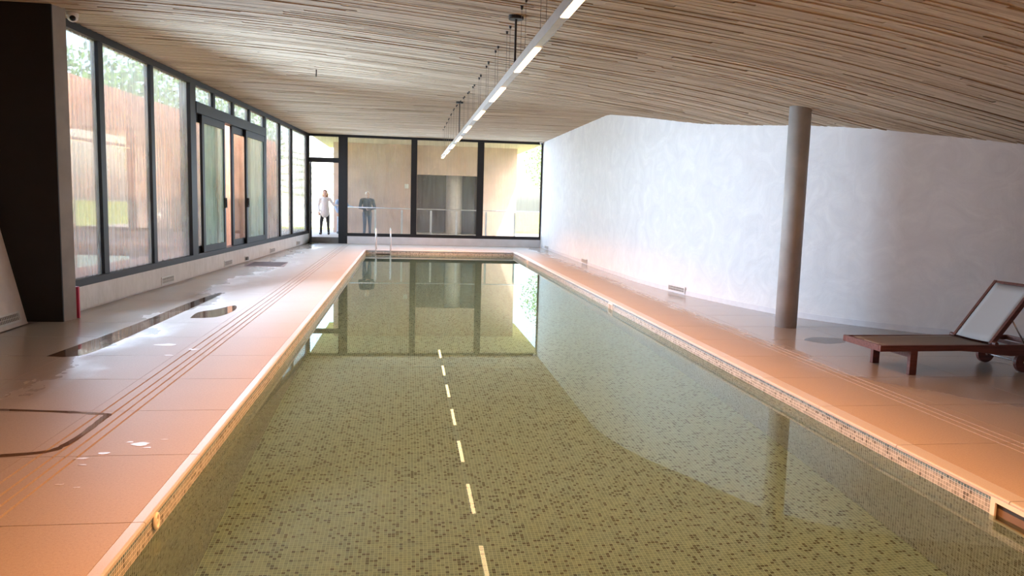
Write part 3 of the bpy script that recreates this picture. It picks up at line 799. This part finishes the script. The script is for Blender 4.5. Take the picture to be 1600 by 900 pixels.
SP = [(-1.66, 4.95, .055), (-1.74, 5.0, .03), (-1.60, 4.88, .025), (-1.82, 4.78, .035), (-1.55, 5.04, .02), (-1.92, 4.70, .03), (-1.86, 4.58, .02), (-2.16, 8.05, .06), (-2.32, 7.75, .05), (-2.5, 8.3, .09), (-1.86, 4.27, .025), (-1.75, 4.22, .02)]  # irregular small pale spots lying thin on the left deck slabs
for i, (x, y, r) in enumerate(SP):
    n = 8; pts = [(x + r * 1.3 * random.uniform(.35, 1.2) * math.cos(2 * math.pi * j / n), y + r * .7 * random.uniform(.35, 1.2) * math.sin(2 * math.pi * j / n)) for j in range(n)]
    bm = B(); prism(bm, catmull(pts + [pts[0]], 3)[:-1], 0.0003, 0.0014)
    obj('pale_mark', bm, 'pale_spot', None, label='small pale mark on the left deck slabs', category='stain', group='pale marks on the left deck')

# ------------------------------------------------------------------ sun lounger
def wood_mat():
    k = NT('red_brown_hardwood'); v = k.obj()
    g = k.noise(k.map(v, (2, 26, 26)), 1.5, 5, 0.6)
    col = k.ramp(g, [(0.3, (0.085, 0.026, 0.020)), (0.7, (0.19, 0.065, 0.048))])
    return k.done(k.bsdf(col, 0.45, 0, k.bump(g, 0.15, 0.003)))
MAT['wood'] = wood_mat()
def sling_mat(name, c1, c2):
    k = NT(name); v = k.obj(); xyz = k.sep(v)
    w = k.math('MULTIPLY', k.math('SINE', k.math('MULTIPLY', xyz[0], 900)), k.math('SINE', k.math('MULTIPLY', xyz[1], 900)))
    col = k.mix(k.mr(w, -1, 1), c1, c2)
    return k.done(k.bsdf(col, 0.75, 0, k.bump(w, 0.2, 0.001)))
MAT['sling_seat'] = sling_mat('taupe_sling', (0.17, 0.14, 0.115), (0.24, 0.20, 0.17))
MAT['sling_back'] = sling_mat('grey_sling', (0.42, 0.40, 0.39), (0.52, 0.50, 0.49))
lg = thing('sun_lounger', (4.61, 7.045, 0), 'dark wooden sun lounger with raised grey sling backrest', 'sun lounger')
lg.rotation_euler = (0, 0, math.radians(2.4))
def lobj(name, bm, mat, parent=lg, **kw):
    me = finish(bm, name, kw.pop('smooth', False)); me.materials.append(MAT[mat])
    o = bpy.data.objects.new(name, me); COL.objects.link(o); o.parent = parent
    if kw.get('bevel'):
        b = o.modifiers.new('bevel', 'BEVEL'); b.width = kw['bevel']; b.segments = 2; b.limit_method = 'ANGLE'
    return o
HW, ST = 0.305, 0.30
def rail_poly(y0, y1):
    bm = B(); prof = [(0.0, 0.238), (0.0, ST), (2.0, ST - 0.005), (2.0, 0.245), (1.82, 0.235), (1.66, 0.185), (1.50, 0.180), (1.32, 0.195), (1.1, 0.225), (0.9, 0.238)]
    a = [bm.verts.new((x, y0, z)) for x, z in prof]; b = [bm.verts.new((x, y1, z)) for x, z in prof]; n = len(prof)
    bm.faces.new(a); bm.faces.new(list(reversed(b)))
    for i in range(n): bm.faces.new([a[i], b[i], b[(i + 1) % n], a[(i + 1) % n]])
    return bm
lobj('side_rail', rail_poly(-HW, -HW + 0.035), 'wood', bevel=0.003); lobj('side_rail', rail_poly(HW - 0.035, HW), 'wood', bevel=0.003)
bm = B(); box(bm, 0.0, 0.035, -HW + 0.035, HW - 0.035, 0.238, ST); lobj('front_rail', bm, 'wood', bevel=0.003)
bm = B(); box(bm, 1.965, 2.0, -HW + 0.035, HW - 0.035, 0.245, ST - 0.005); lobj('rear_rail', bm, 'wood', bevel=0.003)
for s in (-1, 1):
    y0, y1 = (-HW, -HW + 0.045) if s < 0 else (HW - 0.045, HW)
    bm = B(); box(bm, 0.34, 0.42, y0 + 0.001, y1 + 0.001, 0.0, 0.24); lobj('leg', bm, 'wood', bevel=0.003)
bm = B(); box(bm, 0.355, 0.385, -HW + 0.045, HW - 0.045, 0.17, 0.24); lobj('cross_bar', bm, 'wood')
bm = B()
N = 14
for i in range(N):
    x0, x1 = 0.09 + 1.21 * i / N, 0.09 + 1.21 * (i + 1) / N
    for j in range(6):
        pass
gv = [[bm.verts.new((0.09 + 1.21 * i / N, -HW + 0.035 + (2 * HW - 0.07) * j / 8, ST - 0.006 - 0.012 * math.sin(math.pi * j / 8))) for j in range(9)] for i in range(N + 1)]
for i in range(N):
    for j in range(8): bm.faces.new([gv[i][j], gv[i + 1][j], gv[i + 1][j + 1], gv[i][j + 1]])
ex = bmesh.ops.extrude_face_region(bm, geom=bm.faces[:]); bmesh.ops.translate(bm, verts=[v for v in ex['geom'] if isinstance(v, bmesh.types.BMVert)], vec=(0, 0, -0.004))
lobj('seat_sling', bm, 'sling_seat', smooth=True)
# white strip showing at the foot end of the sling
bm = B(); box(bm, 0.055, 0.085, -0.16, 0.06, ST - 0.016, ST - 0.010); lobj('care_label', bm, 'white_plastic')
# backrest
hx, hz_ = 1.31, ST
ba = math.radians(52.5); BL = 0.74
bd = Vector((math.cos(ba), 0, math.sin(ba))); bn = Vector((-math.sin(ba), 0, math.cos(ba)))
def bbox(bm, a0, a1, y0, y1, n0, n1):
    def q(a, y, n): v = Vector((hx, y, hz_)) + bd * a + bn * n; return tuple(v)
    quad_box(bm, [q(a0, y0, n0), q(a1, y0, n0), q(a1, y1, n0), q(a0, y1, n0), q(a0, y0, n1), q(a1, y0, n1), q(a1, y1, n1), q(a0, y1, n1)])
HB = HW - 0.04
fr = B(); bbox(fr, -0.02, BL, -HB, -HB + 0.035, -0.02, 0.03); lobj('back_stile', fr, 'wood', bevel=0.003)
fr = B(); bbox(fr, -0.02, BL, HB - 0.035, HB, -0.02, 0.03); lobj('back_stile', fr, 'wood', bevel=0.003)
fr = B(); bbox(fr, BL - 0.03, BL, -HB + 0.035, HB - 0.035, -0.015, 0.025); lobj('top_rail', fr, 'wood', bevel=0.003)
bm = B()
def bq(a, y, n): v = Vector((hx, y, hz_)) + bd * a + bn * n; return tuple(v)
gv = [[bm.verts.new(bq(0.0 + (BL - 0.03) * i / 8, -HB + 0.035 + (2 * HB - 0.07) * j / 8, 0.022 - 0.012 * math.sin(math.pi * j / 8))) for j in range(9)] for i in range(9)]
for i in range(8):
    for j in range(8): bm.faces.new([gv[i][j], gv[i + 1][j], gv[i + 1][j + 1], gv[i][j + 1]])
ex = bmesh.ops.extrude_face_region(bm, geom=bm.faces[:]); bmesh.ops.translate(bm, verts=[v for v in ex['geom'] if isinstance(v, bmesh.types.BMVert)], vec=tuple(-bn * 0.004))
lobj('back_sling', bm, 'sling_back', smooth=True)
for s in (-1, 1):
    bm = B(); tube(bm, [(hx - 0.005, s * (HB + 0.002), hz_ + 0.005), (hx - 0.005, s * (HW + 0.006), hz_ + 0.005)], 0.022, 14); lobj('hinge', bm, 'wood')
    a = Vector(bq(0.34, s * (HB - 0.05), -0.02))
    bm = B(); tube(bm, [a, (1.74, s * (HB - 0.05), ST - 0.03)], 0.008, 8); lobj('prop_strut', bm, 'steel', smooth=True)
bm = B(); box(bm, 1.70, 1.74, -HW + 0.035, HW - 0.035, 0.25, 0.28); lobj('notch_bar', bm, 'wood')
bm = B(); tube(bm, [(1.70, -HW - 0.01, 0.10), (1.70, HW + 0.01, 0.10)], 0.012, 10); lobj('axle', bm, 'steel')
for s in (-1, 1):
    y0, y1 = (-HW + 0.04, -HW + 0.075) if s < 0 else (HW - 0.075, HW - 0.04)
    bm = B(); tube(bm, [(1.70, y0, 0.105), (1.70, y1, 0.105)], 0.105, 28); w_ = lobj('wheel', bm, 'wood')
    bm = B(); tube(bm, [(1.70, y0 - 0.008, 0.105), (1.70, y1 + 0.008, 0.105)], 0.022, 14); lobj('hub', bm, 'steel', w_)
    bm = B(); yb = y0 if s < 0 else y1 - 0.02; box(bm, 1.66, 1.74, yb, yb + 0.02, 0.09, 0.24); lobj('axle_bracket', bm, 'wood')

# ------------------------------------------------------------------ outside
def grass_mat():
    k = NT('sunlit_grass'); v = k.pos()
    f = k.noise(v, 1.2, 6, 0.7)
    col = k.ramp(f, [(0.3, (0.28, 0.36, 0.06)), (0.7, (0.52, 0.55, 0.12))])
    return k.done(k.bsdf(col, 0.9, 0, k.bump(k.noise(v, 30, 3), 0.4, 0.03), 0.1))
MAT['grass'] = grass_mat()
bm = B(); box(bm, -90, -4.9, -20, 27.2, -0.6, -0.45); box(bm, -90, 90, 27.2, 160, -0.6, -0.45); box(bm, 12.4, 90, -20, 27.2, -0.6, -0.45)
obj('lawn', bm, 'grass', None, kind='structure', label='sunlit yellow-green lawn stretching away outside', category='lawn')
bm = B(); box(bm, -5.9, 6.2, 27.26, 33.6, -0.44, 0.2)
struct('floor_terrace', bm, simple('terrace_concrete', (0.62, 0.57, 0.52), 0.8, var=0.06), 'concrete terrace outside the far windows', 'terrace')
bm = B(); lbox(bm, 2.0, 30.0, 0.31, 2.6, -0.44, 0.08)
struct('floor_path', bm, simple('path_concrete', (0.66, 0.62, 0.58), 0.8, var=0.06), 'concrete path between the left windows and the slat fence', 'path')
# slat fence
fence = thing('slat_fence', (0, 0, 0.08), 'tall terracotta fence of upright slats outside the left windows', 'fence')
fm = simple('terracotta_slat', (0.84, 0.43, 0.29), 0.7, var=0.12, scale=2.5)
per = 0.15
bm = B(); box(bm, -0.022, 0.022, -0.036, 0.036, 0, 3.4); slat_me = finish(bm, 'slat'); slat_me.materials.append(fm)
ang = math.atan2(LW_D.y, LW_D.x) - math.pi / 2
n = int((28.6 - 5.0) / per)
for i in range(n):
    q = lw(-5.0 + per * i, 1.35, 0.0)
    o = bpy.data.objects.new('slat', slat_me); COL.objects.link(o); o.parent = fence; o.location = (q[0], q[1], random.uniform(-0.004, 0.004)); o.rotation_euler = (0, 0, ang + random.uniform(-0.04, 0.04))
for z in (0.4, 1.8, 3.1):
    bm = B(); lbox(bm, 5.0, 28.6, 1.367, 1.41, z, z + 0.07); obj('cross_rail', bm, fm, fence)
# outer building wall behind the far windows
bw = simple('brown_render', (0.60, 0.43, 0.36), 0.8, var=0.10, scale=1.2, bump=0.2)
bm = B()
box(bm, -2.9, 0.40, 31.0, 31.3, 0.2, 3.76); box(bm, 2.85, 4.45, 31.0, 31.3, 0.2, 3.76); box(bm, 0.40, 2.85, 31.0, 31.3, 2.60, 3.76)
box(bm, -2.9, -2.6, 31.3, 34.4, 0.2, 3.76); box(bm, 4.15, 4.45, 31.3, 34.4, 0.2, 3.76); box(bm, -2.6, 4.15, 34.1, 34.4, 0.2, 3.76)
wo = struct('wall_outer', bm, bw, 'brown rendered wall with a dark opening behind the far windows', 'wall')
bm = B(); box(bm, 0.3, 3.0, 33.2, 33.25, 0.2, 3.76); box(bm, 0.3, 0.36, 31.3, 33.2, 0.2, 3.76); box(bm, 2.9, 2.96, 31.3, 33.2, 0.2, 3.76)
obj('shade_lining', bm, simple('painted_room_shade', (0.10, 0.06, 0.04), 0.7), wo)  # added lining; its dark brown paints in the shade inside the opening
bm = B(); tube(bm, [(1.95, 31.9, 0.2), (1.95, 31.9, 3.7)], 0.34, 32)
struct('column_outer', bm, simple('pale_column', (0.60, 0.55, 0.50), 0.6), 'thick pale round column in the opening behind the far windows', 'column', smooth=True)
wl_ = thing('wall_lamp', (-0.02, 31.0, 2.1), 'small white wall lamp on the brown outer wall', 'lamp')
bm = B(); box(bm, -0.10, 0.06, 30.93, 31.0, 2.02, 2.2); obj('shade', bm, 'white_plastic', wl_, bevel=0.01)
bm = B(); box(bm, -0.05, 0.01, 30.9, 30.93, 2.06, 2.16); obj('bulb_cover', bm, 'white_plastic', wl_)
# railing
rl = thing('terrace_railing', (0.6, 28.1, 0.2), 'slim steel and glass railing on the terrace behind the far windows', 'railing')
bm = B(); tube(bm, [(-2.3, 28.1, 1.25), (5.6, 28.1, 1.25)], 0.018, 8); obj('handrail', bm, 'steel', rl, smooth=True)
px = [-2.2, -1.14, -0.18, 0.88, 1.82, 2.92, 4.0, 5.1]
wp = simple('white_post', (0.86, 0.87, 0.86), 0.4)
for x in px:
    bm = B(); box(bm, x - 0.035, x + 0.035, 28.09, 28.12, 0.2, 1.20); obj('post', bm, wp, rl)
# distant white louvred building seen through the door
hb = thing('white_building', (-6.5, 52, -0.45), 'distant white building with wavy louvres seen through the far doorway', 'building')
wm = simple('white_render', (0.85, 0.86, 0.88), 0.8, var=0.03)
bm = B(); box(bm, -12, -2, 52, 56, -0.45, 5.2); obj('wall', bm, wm, hb)
for i in range(7):
    bm = B(); z0 = 1.8 + i * 0.45; pr = []
    N = 24
    a = [bm.verts.new((-11.5 + 9 * j / N, 51.9, z0 + 0.10 * math.sin(j * 0.9 + i))) for j in range(N + 1)]; b = [bm.verts.new((-11.5 + 9 * j / N, 51.9, z0 + 0.16 + 0.10 * math.sin(j * 0.9 + i))) for j in range(N + 1)]
    for j in range(N): bm.faces.new([a[j], a[j + 1], b[j + 1], b[j]])
    ex = bmesh.ops.extrude_face_region(bm, geom=bm.faces[:]); bmesh.ops.translate(bm, verts=[v for v in ex['geom'] if isinstance(v, bmesh.types.BMVert)], vec=(0, 0.12, 0))
    obj('louvre', bm, simple('louvre_grey', (0.70, 0.74, 0.78), 0.7, var=0.02) if i == 0 else bpy.data.materials['louvre_grey'], hb)
# trees
leaf_m = simple('leaf_green', (0.16, 0.28, 0.08), 0.7, var=0.25, scale=3); bark_m = simple('bark', (0.16, 0.11, 0.08), 0.9)
def tree(x, y, h, r, label):
    t = thing('tree', (x, y, -0.45), label, 'tree', 'trees outside')
    bm = B(); tube(bm, [(x, y, -0.46), (x + 0.1, y, h * 0.35), (x, y + 0.1, h * 0.75)], [0.18, 0.13, 0.06], 10); obj('trunk', bm, bark_m, t, smooth=True)
    bm = B()
    for i in range(2600):
        d = Vector((random.gauss(0, 1), random.gauss(0, 1), random.gauss(0, 1))).normalized() * (random.random() ** 0.4)
        c = Vector((x + d.x * r, y + d.y * r, h * 0.68 + d.z * h * 0.36)); s = random.uniform(0.07, 0.14)
        e1 = Vector((random.gauss(0, 1), random.gauss(0, 1), random.gauss(0, 1))).normalized(); e2 = e1.orthogonal().normalized()
        bm.faces.new([bm.verts.new(c + e1 * s), bm.verts.new(c + e2 * s * .5), bm.verts.new(c - e1 * s), bm.verts.new(c - e2 * s * .5)])
    me = bpy.data.meshes.new('foliage')
    bmesh.ops.translate(bm, verts=bm.verts, vec=-Vector(t.location)); bm.to_mesh(me); bm.free(); me.materials.append(leaf_m)
    o = obj('foliage', me, None, t); o['kind'] = 'stuff'
for i, (x, y, h, r, lb) in enumerate([(-9.5, 17, 6.0, 2.4, 'leafy tree over the fence outside the nearest tall windows'), (-9.0, 24, 5.6, 2.2, 'leafy tree over the fence outside the middle tall window'),
        (-9.6, 31, 6.4, 2.6, 'leafy tree over the fence outside the sliding doors'), (-8.4, 39, 6.0, 2.4, 'leafy tree over the fence outside the narrow panes'), (9.6, 46, 6.0, 2.6, 'leafy tree on the lawn beyond the last far pane')]):
    tree(x, y, h, r, lb)

# ------------------------------------------------------------------ people
def capsule(bm, a, b, ra, rb, n=12):
    a, b = Vector(a), Vector(b); d = (b - a); L = d.length; dn = d.normalized()
    pts, rad = [], []
    for i in range(4):
        t = math.pi / 2 * (i / 4.0); pts.append(a - dn * ra * math.cos(t)); rad.append(max(0.002, ra * math.sin(t)))
    pts.append(a); rad.append(ra); pts.append(b); rad.append(rb)
    for i in range(1, 5):
        t = math.pi / 2 * (i / 4.0); pts.append(b + dn * rb * math.sin(t)); rad.append(max(0.002, rb * math.cos(t)))
    tube(bm, pts, rad, n)
def cap_dist(p, a, b, ra, rb):
    ab = b - a; t = max(0, min(1, (p - a).dot(ab) / max(1e-9, ab.length_squared)))
    return (p - (a + ab * t)).length - (ra + (rb - ra) * t)
def person(name, base, face, label, prims, mats, hair=None, hair_mat=None, extras=None, scale=1.0):
    """prims in local space (x right of viewer, y away, z up); face = rotation about z"""
    t = thing(name, base, label, 'person')
    t.rotation_euler = (0, 0, face); t.scale = (scale,) * 3
    bm = B()
    for q in prims:
        if q[0] == 'c': capsule(bm, q[1], q[2], q[3], q[4])
        else: ell(bm, q[1], q[2], 16)
    me = finish(bm, 'tmp'); tmp = bpy.data.objects.new('tmp', me); COL.objects.link(tmp)
    rm = tmp.modifiers.new('r', 'REMESH'); rm.mode = 'VOXEL'; rm.voxel_size = 0.0095; rm.use_smooth_shade = True
    sm = tmp.modifiers.new('s', 'SMOOTH'); sm.factor = 0.5; sm.iterations = 3
    dg = bpy.context.evaluated_depsgraph_get()
    me2 = bpy.data.meshes.new_from_object(tmp.evaluated_get(dg)); me2.name = name + '_body'
    bpy.data.objects.remove(tmp)
    me2.materials.clear()
    for m_ in mats: me2.materials.append(m_)
    V = [(('c', Vector(q[1]), Vector(q[2]), q[3], q[4], q[5]) if q[0] == 'c' else ('e', Vector(q[1]), q[2], q[3])) for q in prims]
    for f in me2.polygons:
        c = f.center; best = 9; bi = 0
        for q in V:
            if q[0] == 'c': d = cap_dist(c, q[1], q[2], q[3], q[4]); mi = q[5]
            else:
                e = c - q[1]; d = (math.sqrt((e.x / q[2][0]) ** 2 + (e.y / q[2][1]) ** 2 + (e.z / q[2][2]) ** 2) - 1) * min(q[2]); mi = q[3]
            if d < best: best = d; bi = mi
        f.material_index = bi; f.use_smooth = True
    o = bpy.data.objects.new('body', me2); COL.objects.link(o); o.parent = t
    if hair:
        bm = B()
        for q in hair:
            if q[0] == 'c': capsule(bm, q[1], q[2], q[3], q[4])
            else: ell(bm, q[1], q[2], 14)
        me = finish(bm, 'hair', True); me.materials.append(hair_mat); h = bpy.data.objects.new('hair', me); COL.objects.link(h); h.parent = t
    for nm, fn, mt in (extras or []):
        bm = B(); fn(bm); me = finish(bm, nm); me.materials.append(mt); h = bpy.data.objects.new(nm, me); COL.objects.link(h); h.parent = t
    return t
def hand(w, d, mi, s=1.0):
    """palm at the wrist w pointing along d with five curled fingers"""
    w = Vector(w); d = Vector(d).normalized(); side = d.cross(Vector((0, 1, 0.2))).normalized(); nn = side.cross(d).normalized()
    out = [('c', tuple(w), tuple(w + d * 0.075), 0.026, 0.034, mi)]
    for i, (o_, L) in enumerate(((-0.030, 0.066), (-0.010, 0.076), (0.011, 0.070), (0.031, 0.055))):
        k0 = w + d * 0.085 + side * o_; k1 = k0 + d * L * 0.55 + nn * 0.006; k2 = k1 + d * L * 0.4 + nn * 0.022
        out += [('c', tuple(k0), tuple(k1), 0.0100, 0.0092, mi), ('c', tuple(k1), tuple(k2), 0.0092, 0.008, mi)]
    k0 = w + d * 0.02 - side * 0.022; k1 = k0 + d * 0.035 - side * 0.026 + nn * 0.01; k2 = k1 + d * 0.03 - side * 0.006 + nn * 0.014
    out += [('c', tuple(k0), tuple(k1), 0.013, 0.011, mi), ('c', tuple(k1), tuple(k2), 0.011, 0.009, mi)]
    return out
def head(c, mi):
    c = Vector(c)
    return [('e', tuple(c), (0.078, 0.098, 0.115), mi), ('e', tuple(c + Vector((0, -0.03, -0.06))), (0.060, 0.065, 0.062), mi),
            ('c', tuple(c + Vector((0, -0.092, 0.005))), tuple(c + Vector((0, -0.112, -0.028))), 0.011, 0.016, mi),
            ('e', tuple(c + Vector((0, -0.088, -0.066))), (0.028, 0.014, 0.009), mi),
            ('e', tuple(c + Vector((0.079, 0.005, -0.01))), (0.012, 0.022, 0.032), mi), ('e', tuple(c + Vector((-0.079, 0.005, -0.01))), (0.012, 0.022, 0.032), mi),
            ('c', tuple(c + Vector((0, 0.015, -0.08))), tuple(c + Vector((0, 0.02, -0.19))), 0.050, 0.056, mi)]
def eyes_fn(c):
    c = Vector(c)
    def fn(bm):
        for s in (-1, 1): ell(bm, c + Vector((s * 0.032, -0.088, 0.012)), (0.014, 0.008, 0.008), 10)
    return fn
skin = simple('skin', (0.72, 0.46, 0.37), 0.55, var=0.03); eye_m = simple('eye', (0.05, 0.04, 0.035), 0.3)
coat_w = simple('pale_knit', (0.74, 0.72, 0.71), 0.8, var=0.04, scale=20); trous = simple('dark_trousers', (0.030, 0.028, 0.030), 0.8); boot = simple('dark_boots', (0.02, 0.02, 0.022), 0.5)
hair_red = simple('auburn_hair', (0.26, 0.10, 0.04), 0.6, var=0.15, scale=30)
# woman in the doorway, one arm held out to the side
hc = (0.0, -0.02, 1.52)
P1 = [('c', (0, 0, 0.86), (0, 0, 1.02), 0.165, 0.155, 1), ('c', (0, 0, 1.02), (0, 0.01, 1.26), 0.150, 0.140, 1), ('c', (-0.12, 0.01, 1.33), (0.12, 0.01, 1.33), 0.068, 0.068, 1), ('c', (0, 0, 0.78), (0, 0, 0.90), 0.17, 0.17, 1),
      ('c', (-0.085, 0, 0.80), (-0.13, -0.03, 0.44), 0.092, 0.062, 2), ('c', (-0.13, -0.03, 0.44), (-0.15, 0.0, 0.09), 0.060, 0.042, 2), ('c', (0.085, 0, 0.80), (0.115, -0.02, 0.44), 0.092, 0.062, 2), ('c', (0.115, -0.02, 0.44), (0.13, 0.0, 0.09), 0.060, 0.042, 2),
      ('c', (-0.15, 0.0, 0.055), (-0.165, -0.15, 0.040), 0.052, 0.038, 3), ('c', (0.13, 0.0, 0.055), (0.145, -0.15, 0.040), 0.052, 0.038, 3),
      ('c', (-0.175, 0.01, 1.32), (-0.235, 0.03, 1.06), 0.062, 0.050, 1), ('c', (-0.235, 0.03, 1.06), (-0.20, -0.10, 0.86), 0.050, 0.038, 1),
      ('c', (0.175, 0.01, 1.32), (0.30, -0.02, 1.13), 0.060, 0.047, 1), ('c', (0.30, -0.02, 1.13), (0.47, -0.06, 1.09), 0.046, 0.036, 1)]
P1 += hand((-0.20, -0.10, 0.86), (0.05, -0.25, -0.9), 0) + hand((0.47, -0.06, 1.09), (0.95, -0.1, 0.05), 0) + head(hc, 0)
hr1 = [('e', (0, 0.02, 1.56), (0.092, 0.108, 0.105)), ('c', (0.06, 0.05, 1.50), (0.10, 0.03, 1.28), 0.055, 0.03), ('c', (-0.05, 0.06, 1.50), (-0.06, 0.07, 1.30), 0.055, 0.035), ('c', (0.0, 0.07, 1.50), (0.02, 0.09, 1.28), 0.07, 0.05)]
person('person', (-3.02, 29.0, 0.2), 0.0, 'person in a pale sweater and dark trousers standing in the far doorway', P1, [skin, coat_w, trous, boot], hr1, hair_red, [('eyes', eyes_fn(hc), eye_m)], 1.0)
# man behind the far pane, hands together over a phone
jack = simple('dark_blue_jacket', (0.022, 0.030, 0.045), 0.8, var=0.1); jeans = simple('blue_jeans', (0.05, 0.085, 0.16), 0.85, var=0.1, scale=15)
hair_g = simple('white_hair', (0.82, 0.80, 0.78), 0.7)
hc2 = (0.0, -0.05, 1.60)
P2 = [('c', (0, 0, 0.92), (0, 0, 1.06), 0.165, 0.175, 1), ('c', (0, 0, 1.06), (0, 0.0, 1.30), 0.175, 0.172, 1), ('c', (-0.15, 0.01, 1.39), (0.15, 0.01, 1.39), 0.080, 0.080, 1),
      ('c', (-0.09, 0, 0.88), (-0.10, -0.02, 0.47), 0.098, 0.070, 2), ('c', (-0.10, -0.02, 0.47), (-0.11, 0.01, 0.09), 0.066, 0.050, 2), ('c', (0.09, 0, 0.88), (0.10, -0.02, 0.47), 0.098, 0.070, 2), ('c', (0.10, -0.02, 0.47), (0.11, 0.01, 0.09), 0.066, 0.050, 2),
      ('c', (-0.11, 0.0, 0.055), (-0.12, -0.16, 0.042), 0.055, 0.042, 3), ('c', (0.11, 0.0, 0.055), (0.12, -0.16, 0.042), 0.055, 0.042, 3),
      ('c', (-0.215, 0.01, 1.38), (-0.29, -0.02, 1.10), 0.072, 0.060, 1), ('c', (-0.29, -0.02, 1.10), (-0.11, -0.24, 1.04), 0.058, 0.042, 1),
      ('c', (0.215, 0.01, 1.38), (0.29, -0.02, 1.10), 0.072, 0.060, 1), ('c', (0.29, -0.02, 1.10), (0.08, -0.24, 1.04), 0.058, 0.042, 1)]
P2 += hand((-0.11, -0.24, 1.04), (0.7, -0.5, 0.1), 0) + hand((0.08, -0.24, 1.04), (-0.7, -0.5, 0.1), 0) + head(hc2, 0)
def phone(bm): box(bm, -0.085, 0.07, -0.345, -0.335, 1.03, 1.11)
person('person', (-1.46, 28.75, 0.2), 0.25, 'person in a dark jacket and jeans behind the fogged far pane', P2, [skin, jack, jeans, boot], [('e', (0, -0.005, 1.645), (0.083, 0.095, 0.085))], hair_g, [('eyes', eyes_fn(hc2), eye_m), ('phone', phone, MAT['black_plastic'])], 0.95)
# third person mostly hidden by the door post
blue = simple('pale_blue_shirt', (0.42, 0.52, 0.72), 0.8); blue2 = simple('pale_blue_jeans', (0.48, 0.55, 0.66), 0.8)
P3 = [(q[:-1] + (q[-1],)) for q in P1]
person('person', (-2.50, 29.9, 0.2), 0.5, 'person in pale blue clothing mostly hidden behind the far door post', P3, [skin, blue, blue2, boot], hr1, simple('brown_hair', (0.12, 0.07, 0.04), 0.6), [('eyes', eyes_fn(hc), eye_m)], 0.95)
